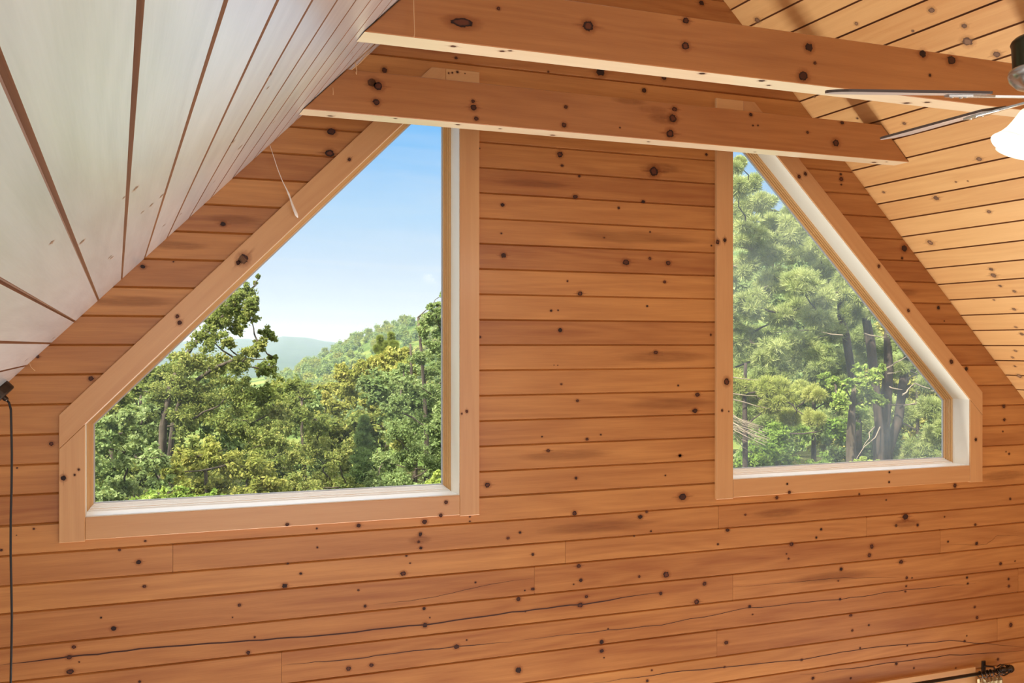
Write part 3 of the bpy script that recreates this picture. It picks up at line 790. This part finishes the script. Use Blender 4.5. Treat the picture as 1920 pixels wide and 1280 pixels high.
w = bpy.data.worlds.new('sky'); scn.world = w; w.use_nodes = True; nt = w.node_tree; nt.nodes.clear()
out = nt.nodes.new('ShaderNodeOutputWorld')
dirv = nd(nt, 'ShaderNodeTexCoord').outputs['Generated']
sp = nd(nt, 'ShaderNodeSeparateXYZ', {0: dirv})
zz = sp.outputs[2]
sky = ramp(nt, zz, [(0.0, srgb(214, 222, 242)), (.035, srgb(218, 228, 247)), (.08, srgb(204, 224, 250)), (.13, srgb(178, 216, 252)), (.215, srgb(116, 190, 253)), (.30, srgb(130, 190, 250)), (.55, (1.9, 1.9, 1.88)), (1.0, (2.8, 2.74, 2.62))])
inv = mth(nt, 'DIVIDE', 1.0, mth(nt, 'MAXIMUM', mth(nt, 'ADD', zz, .12), .05))
cp = nd(nt, 'ShaderNodeVectorMath', {0: dirv, 1: (1, 1, 0)}, operation='MULTIPLY').outputs[0]
cp = nd(nt, 'ShaderNodeVectorMath', {0: cp, 'Scale': inv}, operation='SCALE').outputs[0]
cp = nd(nt, 'ShaderNodeMapping', {'Vector': cp, 'Rotation': (0, 0, .35), 'Scale': (.55, 1.7, 1)}).outputs[0]
cn = nd(nt, 'ShaderNodeTexNoise', {'Vector': cp, 'Scale': 1.1, 'Detail': 6.0, 'Roughness': .58, 'Distortion': .5}).outputs[0]
cl = nd(nt, 'ShaderNodeMapRange', {0: cn, 1: .47, 2: .78, 3: 0.0, 4: .3}).outputs[0]
sky = mixc(nt, mth(nt, 'MULTIPLY', cl, mth(nt, 'LESS_THAN', zz, .4)), sky, srgb(238, 242, 250))
bg = nd(nt, 'ShaderNodeBackground', {0: sky, 1: 1.0})
nt.links.new(bg.outputs[0], out.inputs[0])

#PART3
# ------------------------------------------------------------------ trees: leaves, needles, bark
def ground_z(x, y):
    return H - 4.9 - .055 * y + .25 * math.sin(x * .21) * math.sin(y * .13)

def leaf_object(name, C, size, tone, mat, parent=None, up=.35, aspect=.55, out=None, smooth=False):
    """N little leaf quads (rhombi) at C; size and tone per leaf"""
    N = len(C)
    a = nrg.normal(size=(N, 3)); n = nrg.normal(size=(N, 3)); n[:, 2] += up * 2
    if out is not None: n += out * 1.2
    n /= np.linalg.norm(n, axis=1)[:, None]
    a -= n * (a * n).sum(1)[:, None]; a /= np.linalg.norm(a, axis=1)[:, None]
    b = np.cross(n, a)
    s = size[:, None]
    v = np.empty((N, 4, 3))
    v[:, 0] = C - a * s; v[:, 1] = C + b * s * aspect - a * s * .1; v[:, 2] = C + a * s; v[:, 3] = C - b * s * aspect - a * s * .1
    return raw_quads(name, v.reshape(-1, 3), tone, mat, parent)

def raw_quads(name, v, tone, mat, parent=None):
    N = len(v) // 4
    me = bpy.data.meshes.new(name)
    me.vertices.add(N * 4); me.vertices.foreach_set('co', v.astype('f').ravel())
    me.loops.add(N * 4); me.loops.foreach_set('vertex_index', np.arange(N * 4, dtype='i'))
    me.polygons.add(N); me.polygons.foreach_set('loop_start', np.arange(0, N * 4, 4, dtype='i'))
    at = me.attributes.new('tone', 'FLOAT', 'FACE'); at.data.foreach_set('value', np.clip(tone, 0, 1).astype('f'))
    me.materials.append(mat); me.update()
    o = bpy.data.objects.new(name, me); col.objects.link(o)
    if parent: o.parent = parent; o.matrix_parent_inverse = parent.matrix_basis.inverted()
    return o

def puff_points(P, R, n, flat=.75):
    """n points in the shell of one leaf clump"""
    d = nrg.normal(size=(n, 3)); d /= np.linalg.norm(d, axis=1)[:, None]
    r = R * np.minimum(np.abs(nrg.normal(0, .62, n)) + .12, 1.7) * (1 + .22 * np.sin(d[:, 0] * 7 + P[0] * 5) * np.sin(d[:, 2] * 6 + P[2] * 3))
    q = d * r[:, None]; q[:, 2] *= flat
    return np.array(P) + q, d

def needle_points(P, R, n, flat=.45):
    q, d = puff_points(P, R, n, flat); return q, d

def limb(mb, a, b, r0, r1, sag=.12, n=5):
    a, b = Vector(a), Vector(b); L = (b - a).length
    pts = []
    for i in range(n + 1):
        t = i / n
        p = a.lerp(b, t) + Vector((rnd.uniform(-1, 1), rnd.uniform(-1, 1), 0)) * L * .07 * (0 < i < n) + Vector((0, 0, -math.sin(t * math.pi) * L * sag))
        pts.append(p)
    mb.tube(pts, [r0 + (r1 - r0) * i / n for i in range(n + 1)], 6, caps=False)

def tree(name, label, cat, trunk_px, base_px, puffs, dep, spread, mat, bark, leaf=.06, per=1.0, kind='leaf', group=None, dead=None, flat=.75, tone_b=0.0, trunks=None, sub=30):
    """a tree from its clumps: (picture x, y, radius) give each clump's bearing and size, dep its distance"""
    leaf *= (.58 if dep < 20 else .72) if kind == 'leaf' else .62
    back = 0 if trunks else spread * .9
    b = ray(base_px, 900, dep + back); bz = ground_z(b.x, b.y)
    root = empty(name, (b.x, b.y, bz), label, cat, group)
    W = []
    for (x, y, r) in puffs:
        dd = dep + 1.7 * spread * mnoise.noise((x / 50, y / 50, dep * 3.3)) + rnd.uniform(-.6, .6) * min(spread, r * dep / F)
        W.append((ray(x, y, dd), r * dd / F))
    mb = MB()
    tops = []
    r_t = .02 + .0024 * dep
    zmax = max(p.z for p, _ in W)
    if trunks is None:
        cxm = sum(p.x for p, _ in W) / len(W); cym = sum(p.y for p, _ in W) / len(W)
        tx = ray(trunk_px, 700, dep + back)
        pts = []
        for i in range(9):
            t = i / 8
            p = Vector((b.x, b.y, bz)).lerp(Vector((tx.x * .8 + cxm * .2, tx.y * .8 + cym * .2, bz + (zmax - bz) * .93)), t)
            p += Vector((math.sin(t * 5 + dep), math.cos(t * 4 + dep), 0)) * .12 * t
            pts.append(p)
        mb.tube(pts, [r_t * (1 - .85 * i / 8) + .015 for i in range(9)], 8); paths = [pts]
    else:
        paths = []
        for tp in trunks:
            pts = [ray(x, y, dep + o) for x, y, o, _ in tp]; rr = [w * dep / F for *_, w in tp]
            g = Vector((pts[0].x, pts[0].y, ground_z(pts[0].x, pts[0].y) - .1))
            pts = [g] + pts; rr = [rr[0] * 1.15] + rr
            mb.tube(pts, rr, 9); paths.append(pts)
    nodes = [q for pts in paths for q in pts[2:]]
    order = sorted(W, key=lambda w: min((w[0] - q).length for q in nodes))
    grown = []
    for P, R in order:
        q = min(nodes + grown, key=lambda q: (P - q).length + max(0, q.z - P.z) * .8)
        limb(mb, q, P, min(.032, .010 + R * .03), .006, .04 if kind == 'leaf' else -.02)
        grown.append(P)
        for _ in range(3):
            limb(mb, P, P + Vector((rnd.uniform(-1, 1), rnd.uniform(-1, 1), rnd.uniform(-.3, .6))) * R * .9, .009, .003, 0, 3)
    mb.build('trunk', bark, root, True)
    Cs, Ds, Ts = [], [], []
    for P, R in W:
        pt = rnd.uniform(-.16, .16) + tone_b
        # a clump breaks up into smaller tufts
        for _ in range(sub):
            d = Vector((rnd.gauss(0, 1), rnd.gauss(0, 1), rnd.gauss(0, .8))).normalized()
            c = P + d * R * rnd.uniform(.1, 1.05); rr = R * rnd.uniform(.17, .38)
            n = int(per * (42 + 8.5 * (rr / leaf) ** 2))
            if kind == 'needle': n = int(per * (30 + 3.0 * (rr / leaf) ** 2))
            q, dd = puff_points(c, rr, n, flat)
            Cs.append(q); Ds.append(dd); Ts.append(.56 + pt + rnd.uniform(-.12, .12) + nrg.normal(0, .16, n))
    C, Dn, T = np.concatenate(Cs), np.concatenate(Ds), np.concatenate(Ts)
    if kind == 'leaf':
        leaf_object('crown', C, leaf * nrg.uniform(.6, 1.15, len(C)), T, mat, root, .3, .55, Dn)
    else:
        # each point carries a brush of needles
        k = 7
        N = len(C)
        ax = Dn + np.array([0, 0, .55]) + nrg.normal(0, .35, (N, 3)); ax /= np.linalg.norm(ax, axis=1)[:, None]
        A = np.repeat(ax, k, 0) + nrg.normal(0, .55, (N * k, 3)); A /= np.linalg.norm(A, axis=1)[:, None]
        S = nrg.normal(size=(N * k, 3)); S -= A * (S * A).sum(1)[:, None]; S /= np.linalg.norm(S, axis=1)[:, None]
        P0 = np.repeat(C, k, 0); L = (leaf * 1.9 * nrg.uniform(.7, 1.2, N * k))[:, None]; w = leaf * .085
        v = np.empty((N * k, 4, 3)); v[:, 0] = P0 - S * w; v[:, 1] = P0 + S * w; v[:, 2] = P0 + A * L + S * w * .35; v[:, 3] = P0 + A * L - S * w * .35
        raw_quads('crown', v.reshape(-1, 3), np.repeat(T, k) + nrg.normal(0, .08, N * k), mat, root)
    for dset in (dead or []):
        for (x0, y0, x1, y1, dz, r) in dset:
            mb = MB()
            p0, p1 = ray(x0, y0, dep - .4), ray(x1, y1, dep - .4 + dz)
            limb(mb, p0, p1, r, r * .35, .03, 4)
            mb.build('dead_branch', M['twig'], root)['label'] = 'bare pale dead twig'
    return root

def pz(txt): return [tuple(float(a) for a in t.split(',')) for t in txt.split()]
def scatter(x0, x1, y0, y1, n, r0, r1):
    return [(rnd.uniform(x0, x1), rnd.uniform(y0, y1), rnd.uniform(r0, r1)) for _ in range(n)]

# --- left window
tree('oak_tree', 'tall oak leaning into the sky on the left side of the left window', 'tree', 380, 305,
     pz("455,550,20 472,566,14 440,575,26 464,592,20 425,585,24 448,560,18 470,580,15 405,600,24 420,600,28 446,618,15 395,635,32 425,645,15 484,518,3 479,530,3 470,546,6 500,622,13 510,634,8 488,645,14 470,660,15 452,680,24 500,692,22 512,672,9 410,690,36 360,680,40 330,720,45 385,740,45 440,735,38 490,740,34 522,765,28 345,790,36 450,800,40 500,830,36 300,760,30"),
     14.5, 1.3, M['oak'], M['bark'], .043, 1.0,
     trunks=[[(303, 880, 0, 8), (306, 800, 0, 7.5), (318, 730, .1, 6.5), (334, 690, .3, 5), (360, 650, .4, 4), (400, 610, .4, 3), (440, 570, .3, 1.5)],
             [(318, 860, .8, 6), (325, 790, .8, 5), (345, 730, .6, 4.5), (400, 690, .2, 3.5), (450, 670, 0, 2.5), (495, 630, 0, 1.2)]])
tree('hemlock_tree', 'soft green hemlock in the lower left corner of the left window', 'tree', 215, 225,
     pz("215,800,34 240,850,38 200,880,36 262,805,30 280,860,30 230,920,36 188,830,26 272,765,20 190,930,34 150,860,40 245,780,24 300,910,26"),
     11.5, .9, M['soft'], M['bark_dark'], .05, .9, flat=.6, tone_b=.05)
tree('sapling', 'yellow-green sapling below the leaning oak in the left window', 'tree', 400, 400,
     pz("350,860,30 390,850,34 430,870,34 470,880,34 410,910,36 350,920,34 460,930,34 500,900,30 320,880,26"),
     12.5, .9, M['maple'], M['bark'], .05, .75, tone_b=-.12)
tree('young_oak', 'mid-green young oak right of the leaning oak in the left window', 'tree', 575, 570,
     pz("546,722,18 572,740,20 560,782,30 602,792,24 590,842,34 632,856,26 550,850,34 622,902,34 560,912,36 530,800,26 512,870,30 540,755,18 650,910,24"),
     19, 1.4, M['oak'], M['bark'], .05, .9, tone_b=.02)
tree('maple_tree', 'yellow-green maple in the middle of the left window view', 'tree', 690, 690,
     pz("640,702,20 676,694,24 703,678,22 738,668,22 690,690,22 655,712,22 720,685,24 760,690,24 720,708,26 655,740,24 692,750,28 630,764,22 682,790,30 640,802,26 612,745,12 750,700,24 760,660,14 610,800,22 660,840,30"),
     29, 1.8, M['maple'], M['bark'], .085, 1.1, tone_b=.03)
tree('spruce_tree', 'dark spruce tip rising behind the yellow-green maple', 'tree', 723, 723,
     pz("712,634,2.5 713,641,3 715,649,4 717,657,5 733,628,2.5 733,636,3.5 734,645,4 733,654,5 725,646,3 724,655,5 742,645,2.5 741,652,3.5 706,652,3 709,658,4 725,664,8 715,668,7 735,666,7"),
     37, .4, M['pine_lit'], M['bark_dark'], .11, 1.0, 'needle', flat=1.1, tone_b=-.32, sub=8)
tree('birch_tree', 'large grey-green tree against the right edge of the left window', 'tree', 790, 800,
     pz("830,552,8 826,570,12 808,574,9 806,590,13 826,592,18 822,602,18 800,606,16 792,620,14 812,650,24 786,668,18 800,694,28 762,722,28 812,740,32 742,762,28 780,792,34 820,806,28 738,812,26 770,852,36 816,872,32 722,862,26 746,906,36 802,922,32 702,902,22 835,640,24 840,700,28 842,770,26 755,690,14"),
     18, 1.6, M['soft'], M['bark'], .046, 1.0, flat=.7)
tree('spruce_tree', 'small dark spruce standing low between the maple and the grey-green tree', 'tree', 683, 683,
     pz("683,788,5 683,802,8 681,820,12 686,838,15 680,858,18 688,876,22 680,898,26 694,915,28 668,905,20"),
     22, .4, M['spruce'], M['bark_dark'], .075, 1.2, 'needle', flat=.7)
tree('sumac_bush', 'small pale-leaved bush at the bottom right corner of the left window', 'bush', 815, 815,
     pz("812,900,8 820,888,6 824,905,9 806,912,8 818,920,12"), 12.5, .25, M['bush'], M['bark'], .05, .8, tone_b=.4)
tree('shrub', 'bright green shrub along the bottom left of the left window', 'bush', 260, 260,
     scatter(180, 400, 925, 975, 10, 22, 32), 10.5, .6, M['bush'], M['bark'], .045, .8)
tree('shrub', 'olive green shrub along the bottom middle of the left window', 'bush', 560, 560,
     scatter(410, 680, 915, 970, 12, 22, 32), 13, .8, M['maple'], M['bark'], .05, .8, tone_b=-.2)
tree('shrub', 'grey-green shrub below the large tree at the right of the left window', 'bush', 770, 770,
     scatter(690, 850, 925, 965, 8, 20, 28), 14, .8, M['soft'], M['bark'], .05, .8, tone_b=-.1)
tree('oak_tree', 'dense oak standing behind the hemlock and the leaning oak', 'tree', 260, 250,
     scatter(150, 340, 735, 900, 18, 26, 38) + pz("250,720,26 285,700,22 320,690,24"), 22, 2, M['oak'], M['bark'], .085, .8, tone_b=-.02)
tree('oak_tree', 'dense oak filling the gap between the leaning oak and the young oak', 'tree', 470, 470,
     scatter(370, 560, 725, 920, 18, 26, 38), 25, 2, M['oak'], M['bark'], .09, .8, tone_b=-.05)
tree('maple_tree', 'olive tree in shade behind the small dark spruce', 'tree', 670, 680,
     scatter(590, 760, 790, 930, 14, 26, 36), 27, 1.5, M['oak'], M['bark'], .09, .8, tone_b=.05)
tree('ash_tree', 'grey-green tree behind the dense oak at the left of the left window', 'tree', 240, 240,
     scatter(150, 420, 690, 860, 24, 28, 42), 35, 2, M['soft'], M['bark'], .13, .8, tone_b=-.02)
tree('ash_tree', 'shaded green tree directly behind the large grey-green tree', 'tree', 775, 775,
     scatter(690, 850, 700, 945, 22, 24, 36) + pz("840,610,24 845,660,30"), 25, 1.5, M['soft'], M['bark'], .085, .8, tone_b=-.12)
tree('ash_tree', 'grey-green tree far behind the yellow-green sapling in the left window', 'tree', 520, 520,
     scatter(400, 660, 752, 900, 24, 26, 40), 38, 2, M['soft'], M['bark'], .14, .8, tone_b=-.02)
tree('maple_tree', 'light green treetop in the valley behind the young oak', 'tree', 600, 600,
     pz("592,742,16 610,728,14 575,735,14 556,745,14 625,725,12 600,770,24 570,780,22 640,735,14 545,720,8"), 48, 2, M['maple'], M['bark'], .16, .8, tone_b=.0)

# --- right window
tw1 = [(1371, 458, 1412, 467, 0, .012), (1371, 500, 1404, 489, .1, .010), (1371, 578, 1404, 556, .1, .014), (1404, 556, 1440, 535, .2, .010), (1371, 498, 1395, 500, 0, .008), (1393, 430, 1393, 452, 0, .010)]
tree('white_pine', 'tall hazy white pine filling the left of the right window', 'tree', 1345, 1345,
     pz("1385,352,16 1412,346,14 1432,378,17 1397,392,25 1380,316,6 1388,305,4 1452,422,25 1402,442,30 1434,472,32 1480,470,24 1392,502,28 1452,532,34 1502,532,30 1402,572,32 1472,592,34 1532,592,28 1392,632,30 1442,662,34 1502,652,32 1542,562,22 1562,622,20 1470,440,18 1350,420,30 1350,520,30 1350,600,30 1490,430,26 1520,470,26 1550,505,26 1580,540,24 1480,400,16"),
     16, 1.3, M['pine'], M['bark_dark'], .085, 1.0, 'needle', dead=[tw1], flat=.42, tone_b=.16)
fan = []
for k in range(26):
    a = k / 25
    x1 = 1385 + 62 * rnd.uniform(.4, 1); y1 = 790 + 52 * a * rnd.uniform(.75, 1.1) + (x1 - 1385) * .12
    fan.append((1362, 772 + a * 26, x1, y1, rnd.uniform(-.3, .3), .0055))
fan += [(1362, 735, 1420, 742, 0, .008), (1362, 705, 1435, 712, .2, .007), (1362, 745, 1470, 770, .2, .008)]
tree('white_pine', 'young pine with a yellow-green bough and bare twigs, left of the right window', 'tree', 1397, 1397,
     pz("1450,728,24 1488,738,20 1412,738,24 1520,738,12 1535,742,7 1480,782,16 1520,784,9 1535,786,5 1442,764,16 1460,745,24 1382,720,20 1500,728,12"),
     13, .7, M['pine_lit'], M['bark_dark'], .065, 1.3, 'needle', dead=[fan], flat=.34,
     trunks=[[(1397, 884, 0, 5), (1397, 800, 0, 5), (1396, 740, 0, 4), (1398, 680, 0, 3)]])
tree('white_pine', 'old many-stemmed pine with dark trunks on the right of the right window', 'tree', 1655, 1655,
     pz("1585,530,22 1612,560,18 1560,500,22 1640,585,14 1690,640,16 1720,690,16 1705,655,12 1745,760,20 1752,822,22 1722,852,26 1600,585,16 1555,545,20 1735,720,14 1690,690,10 1770,800,24 1700,870,24"),
     17, 1.2, M['pine'], M['bark_dark'], .085, .9, 'needle', flat=.4, tone_b=.02,
     dead=[[(1662, 690, 1700, 668, -.2, .016), (1664, 700, 1690, 695, .1, .012), (1692, 740, 1715, 718, .2, .016), (1715, 718, 1760, 735, .2, .012), (1695, 760, 1745, 745, .3, .012), (1668, 725, 1692, 730, -.3, .012), (1620, 625, 1660, 632, .1, .014), (1580, 628, 1540, 622, 0, .012), (1650, 800, 1600, 870, -.5, .010), (1640, 800, 1618, 838, -.5, .010)]],
     trunks=[[(1655, 886, 0, 17), (1652, 820, 0, 16), (1660, 760, .1, 11), (1666, 690, .2, 9), (1664, 640, .2, 7), (1668, 560, .3, 5)],
             [(1662, 850, .2, 12), (1684, 790, .2, 9), (1692, 725, .2, 8), (1704, 650, .4, 6)],
             [(1650, 815, -.3, 8), (1640, 710, -.3, 8), (1632, 640, -.2, 9), (1622, 590, -.2, 8), (1628, 500, 0, 5)],
             [(1610, 800, .5, 6), (1594, 680, .5, 8), (1586, 630, .5, 8), (1577, 592, .5, 7), (1574, 500, .5, 5)]])
tree('maple_sapling', 'bright green broadleaf sapling in the middle of the right window', 'tree', 1595, 1596,
     pz("1602,738,22 1632,744,20 1650,752,14 1572,752,18 1612,772,20 1562,716,13 1640,704,14 1612,692,12 1585,722,16 1622,715,16 1600,800,10 1545,705,9 1655,690,8"),
     12, .7, M['bush'], M['bark'], .05, 1.0, tone_b=.12,
     trunks=[[(1596, 884, 0, 10), (1595, 820, 0, 9), (1598, 760, 0, 6), (1605, 700, 0, 3)]])
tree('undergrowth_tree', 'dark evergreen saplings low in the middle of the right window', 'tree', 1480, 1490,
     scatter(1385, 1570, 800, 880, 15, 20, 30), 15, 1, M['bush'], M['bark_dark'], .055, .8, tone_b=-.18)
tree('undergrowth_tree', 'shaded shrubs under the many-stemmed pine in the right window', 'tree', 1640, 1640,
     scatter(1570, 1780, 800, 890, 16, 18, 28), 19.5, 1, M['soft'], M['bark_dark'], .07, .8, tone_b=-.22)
tree('fern_bush', 'small pale bush on the sill line of the right window', 'bush', 1610, 1610,
     pz("1608,866,6 1618,862,5 1632,868,6 1600,872,6 1645,866,4"), 11, .2, M['bush'], M['bark'], .04, .8, tone_b=.45)
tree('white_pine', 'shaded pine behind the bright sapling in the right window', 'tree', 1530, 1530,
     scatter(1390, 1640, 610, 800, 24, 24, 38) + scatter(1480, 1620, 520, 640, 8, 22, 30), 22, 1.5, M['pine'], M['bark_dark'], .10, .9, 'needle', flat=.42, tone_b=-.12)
tree('white_pine', 'pine in shade behind the forked trunks in the right window', 'tree', 1720, 1730,
     scatter(1640, 1800, 640, 880, 20, 20, 32), 27, 1.5, M['pine'], M['bark_dark'], .11, .8, 'needle', flat=.42, tone_b=-.02)
tree('beech_tree', 'sunlit broadleaf tree far behind the pine trunks in the right window', 'tree', 1650, 1650,
     scatter(1530, 1820, 540, 890, 70, 26, 42), 36, 1.5, M['maple'], M['bark'], .13, .8, tone_b=.12)
tree('beech_tree', 'grey-green broadleaf tree behind the tall hazy pine', 'tree', 1440, 1440,
     scatter(1360, 1600, 450, 860, 44, 28, 42) + pz("1400,385,18 1440,400,18 1500,440,26 1540,490,28"), 30, 1.5, M['soft'], M['bark'], .115, .8, tone_b=.08)

# ------------------------------------------------------------------ ground, ridge, mountains, haze
def px_grid(name, rows, pxs, mat, bump):
    """land surface: for each distance a list of heights along the bearings"""
    v, f = [], []
    for dep, zs in rows:
        for k, x in enumerate(pxs):
            p = ray(x, PY, dep); v.append((p.x, p.y, H + zs[k] + mnoise.noise((p.x / bump * 8, p.y / bump * 8, 0)) * bump * .25))
    n = len(pxs)
    for r in range(len(rows) - 1):
        for k in range(n - 1):
            f.append((r * n + k, r * n + k + 1, (r + 1) * n + k + 1, (r + 1) * n + k))
    me = bpy.data.meshes.new(name); me.from_pydata(v, [], f); me.materials.append(mat)
    me.polygons.foreach_set('use_smooth', [True] * len(f)); me.update()
    o = bpy.data.objects.new(name, me); col.objects.link(o); return tag(o, kind='structure')

def land_mat(name, cs, sc):
    m, nt, out = new_mat(name)
    co_ = nd(nt, 'ShaderNodeTexCoord').outputs['Object']
    n = nd(nt, 'ShaderNodeTexNoise', {'Vector': co_, 'Scale': sc, 'Detail': 6.0}).outputs[0]
    vo = nd(nt, 'ShaderNodeTexVoronoi', {'Vector': co_, 'Scale': sc * 3}).outputs['Distance']
    c = ramp(nt, n, [(.35, cs[0]), (.5, cs[1]), (.68, cs[2])])
    bs = nd(nt, 'ShaderNodeBsdfPrincipled', {'Base Color': c, 'Roughness': .95, 'Specular IOR Level': 0.0})
    nt.links.new(nd(nt, 'ShaderNodeBump', {'Height': vo, 'Strength': .0 if sc < .1 else .6, 'Distance': .5 / sc, }).outputs[0], bs.inputs['Normal'])
    nt.links.new(bs.outputs[0], out.inputs[0]); return m
M['land'] = land_mat('forest_floor', (srgb(44, 46, 28), srgb(58, 62, 34), srgb(78, 78, 48)), .4)
M['hill'] = land_mat('forested_hill', (srgb(70, 92, 44), srgb(104, 122, 60), srgb(140, 142, 78)), .06)
M['mount'] = land_mat('forested_mountain', (srgb(34, 52, 34), srgb(46, 66, 42), srgb(60, 78, 48)), .02)

gx = list(range(-60, 101, 8)); 
v, f = [], []
ys = [0.2, 4, 8, 12, 16, 20, 26, 32, 40, 50, 62]
for y in ys:
    for x in gx: v.append((x, y, ground_z(x, y)))
for r in range(len(ys) - 1):
    for k in range(len(gx) - 1): f.append((r * len(gx) + k, r * len(gx) + k + 1, (r + 1) * len(gx) + k + 1, (r + 1) * len(gx) + k))
me = bpy.data.meshes.new('ground'); me.from_pydata(v, [], f); me.materials.append(M['land'])
o = bpy.data.objects.new('ground', me); col.objects.link(o); tag(o, kind='structure')

pxs = list(np.linspace(-1300, 2500, 140))
sil = lambda xs, ys_: (lambda x: float(np.interp(x, xs, ys_)))
ridge = sil([-1300, -300, 300, 480, 540, 600, 640, 700, 750, 785, 830, 950, 1100, 1300, 2300], [640, 700, 728, 716, 702, 672, 650, 622, 607, 600, 592, 560, 500, 420, 400])
rows = []
ridge_z_at = lambda x, dep: None
RD = 450.0
prof_d = [(50, 0.0, -8.2), (90, 0.0, -11.0), (150, .02, -14.5), (210, .10, -17.0), (280, .36, -18.0), (350, .66, -18.0), (410, .90, -18.0), (450, 1.0, -18.0), (520, .8, -18.0), (700, .0, -30.0)]
def hill_z(x, dep):
    t = float(np.interp(dep, [p[0] for p in prof_d], [p[1] for p in prof_d])); z0 = float(np.interp(dep, [p[0] for p in prof_d], [p[2] for p in prof_d]))
    zs = (PY - ridge(x)) / F * RD
    return z0 + (zs - z0) * t
dl = [50, 70, 90, 120, 150, 180, 210, 245, 280, 315, 350, 380, 410, 430, 450, 475, 520, 600, 700]
px_grid('hills', [(d_, [hill_z(x, d_) for x in pxs]) for d_ in dl], pxs, M['hill'], 2.0)
m1 = sil([-1300, 0, 300, 400, 440, 460, 480, 505, 531, 576, 600, 625, 640, 700, 800, 1000], [630, 650, 640, 640, 637, 633, 640, 637, 630, 633, 638, 641, 644, 652, 656, 650])
pxm = list(np.linspace(-1300, 1500, 180))
def mrow(d_, fr, low): return (d_, [low + ((PY - m1(x)) / F * 2400 - low) * fr for x in pxm])
px_grid('mountains', [mrow(900, 0, -45), mrow(1300, .12, -45), mrow(1700, .42, -45), mrow(2050, .75, -45), mrow(2250, .93, -45), mrow(2400, 1, -45), mrow(2700, .6, -45)], pxm, M['mount'], 6.0)

# the wooded ridge: small crowns, each a tree of its own
protos = []
for k in range(4):
    mt = [M['oak'], M['soft'], M['maple'], M['soft']][k]
    Cs, Ds, Ts = [], [], []
    for _ in range(16):
        d_ = Vector((rnd.gauss(0, 1), rnd.gauss(0, 1), rnd.gauss(0, 1))).normalized()
        q, dd = puff_points(Vector((0, 0, 3.2)) + d_ * 1.7, 1.25, 60, 1.0)
        Cs.append(q); Ds.append(dd); Ts.append(.5 + rnd.uniform(-.15, .15) + nrg.normal(0, .12, 60))
    C = np.concatenate(Cs); C[:, 2] *= 1.1
    me_o = leaf_object('forest_tree', C, .42 * nrg.uniform(.7, 1.2, len(C)), np.concatenate(Ts), mt, None, .3, .7, np.concatenate(Ds))
    protos.append(me_o)
FL = ['small round oak crown among the woods on the distant ridge', 'small grey-green tree crown among the woods on the distant ridge',
      'small yellow-green tree crown among the woods on the distant ridge']
cnt = 0
used = set(); placed = []
for _ in range(290):
    dd = 170 + (455 - 170) * rnd.random() ** .8
    for _t in range(40):
        x = rnd.uniform(500, 850); dd = 170 + (455 - 170) * rnd.random() ** .8
        z = hill_z(x, dd); p = ray(x, PY, dd)
        if all((p.x - a_) ** 2 + (p.y - b_) ** 2 > 20 for a_, b_ in placed): break
    else: continue
    placed.append((p.x, p.y))
    k = rnd.randrange(4)
    if k not in used: o = protos[k]; used.add(k)
    else: o = protos[k].copy(); col.objects.link(o)
    s = rnd.uniform(.45, .8)
    o.location = (p.x, p.y, H + z - 1.0); o.scale = (s, s, s * rnd.uniform(.9, 1.2)); o.rotation_euler = (0, 0, rnd.random() * 6.28)
    j = {0: 0, 1: 1, 2: 2, 3: 1}[k]
    tag(o, FL[j], 'tree', ['oak crowns on the ridge', 'grey-green crowns on the ridge', 'yellow-green crowns on the ridge'][j])

# the same woods going on behind the wall and to either side of the view
Cs, Ds, Ts = [], [], []
for x0, x1, ytop in ((-900, 100, 640), (880, 1330, 520), (1850, 2700, 430)):
    for _ in range(int((x1 - x0) / 8)):
        dd = rnd.uniform(24, 40); y = rnd.uniform(ytop, 900); P = ray(rnd.uniform(x0, x1), y, dd); R = rnd.uniform(.5, .9)
        q, d_ = puff_points(P, R, 420, .8); Cs.append(q); Ds.append(d_); Ts.append(.5 + rnd.uniform(-.2, .2) + nrg.normal(0, .14, 420))
C = np.concatenate(Cs)
tl = leaf_object('treeline', C, .085 * nrg.uniform(.6, 1.2, len(C)), np.concatenate(Ts), M['soft'], None, .3, .55, np.concatenate(Ds))
tag(tl, 'mixed green woods continuing beyond both windows', 'woods', None, 'stuff')

# summer haze lying in the valley
m, nt, out = new_mat('valley_haze')
vs = nd(nt, 'ShaderNodeVolumeScatter', {'Color': (.62, .74, .90, 1), 'Density': .00046, 'Anisotropy': .2})
nt.links.new(vs.outputs[0], out.inputs[1])
x0, x1, y0, y1, z0, z1 = -900, 1900, 66, 3200, -70, 48
me = bpy.data.meshes.new('haze')
me.from_pydata([(x0, y0, z0), (x1, y0, z0), (x1, y1, z0), (x0, y1, z0), (x0, y0, z1), (x1, y0, z1), (x1, y1, z1), (x0, y1, z1)], [],
               [(3, 2, 1, 0), (4, 5, 6, 7), (0, 1, 5, 4), (1, 2, 6, 5), (2, 3, 7, 6), (3, 0, 4, 7)])
me.materials.append(m); hz_o = bpy.data.objects.new('haze', me); col.objects.link(hz_o)
tag(hz_o, 'pale blue summer haze lying over the valley and mountains', 'haze', None, 'stuff')
scn.cycles.volume_bounces = 1
#END3
scn.view_settings.view_transform = 'Standard'; scn.view_settings.look = 'None'
scn.view_settings.exposure = 0.0; scn.view_settings.gamma = 1.0; scn.view_settings.use_curve_mapping = False
scn.cycles.use_denoising = True
scn.cycles.max_bounces = 8; scn.cycles.transparent_max_bounces = 12
scn.cycles.sample_clamp_indirect = 6
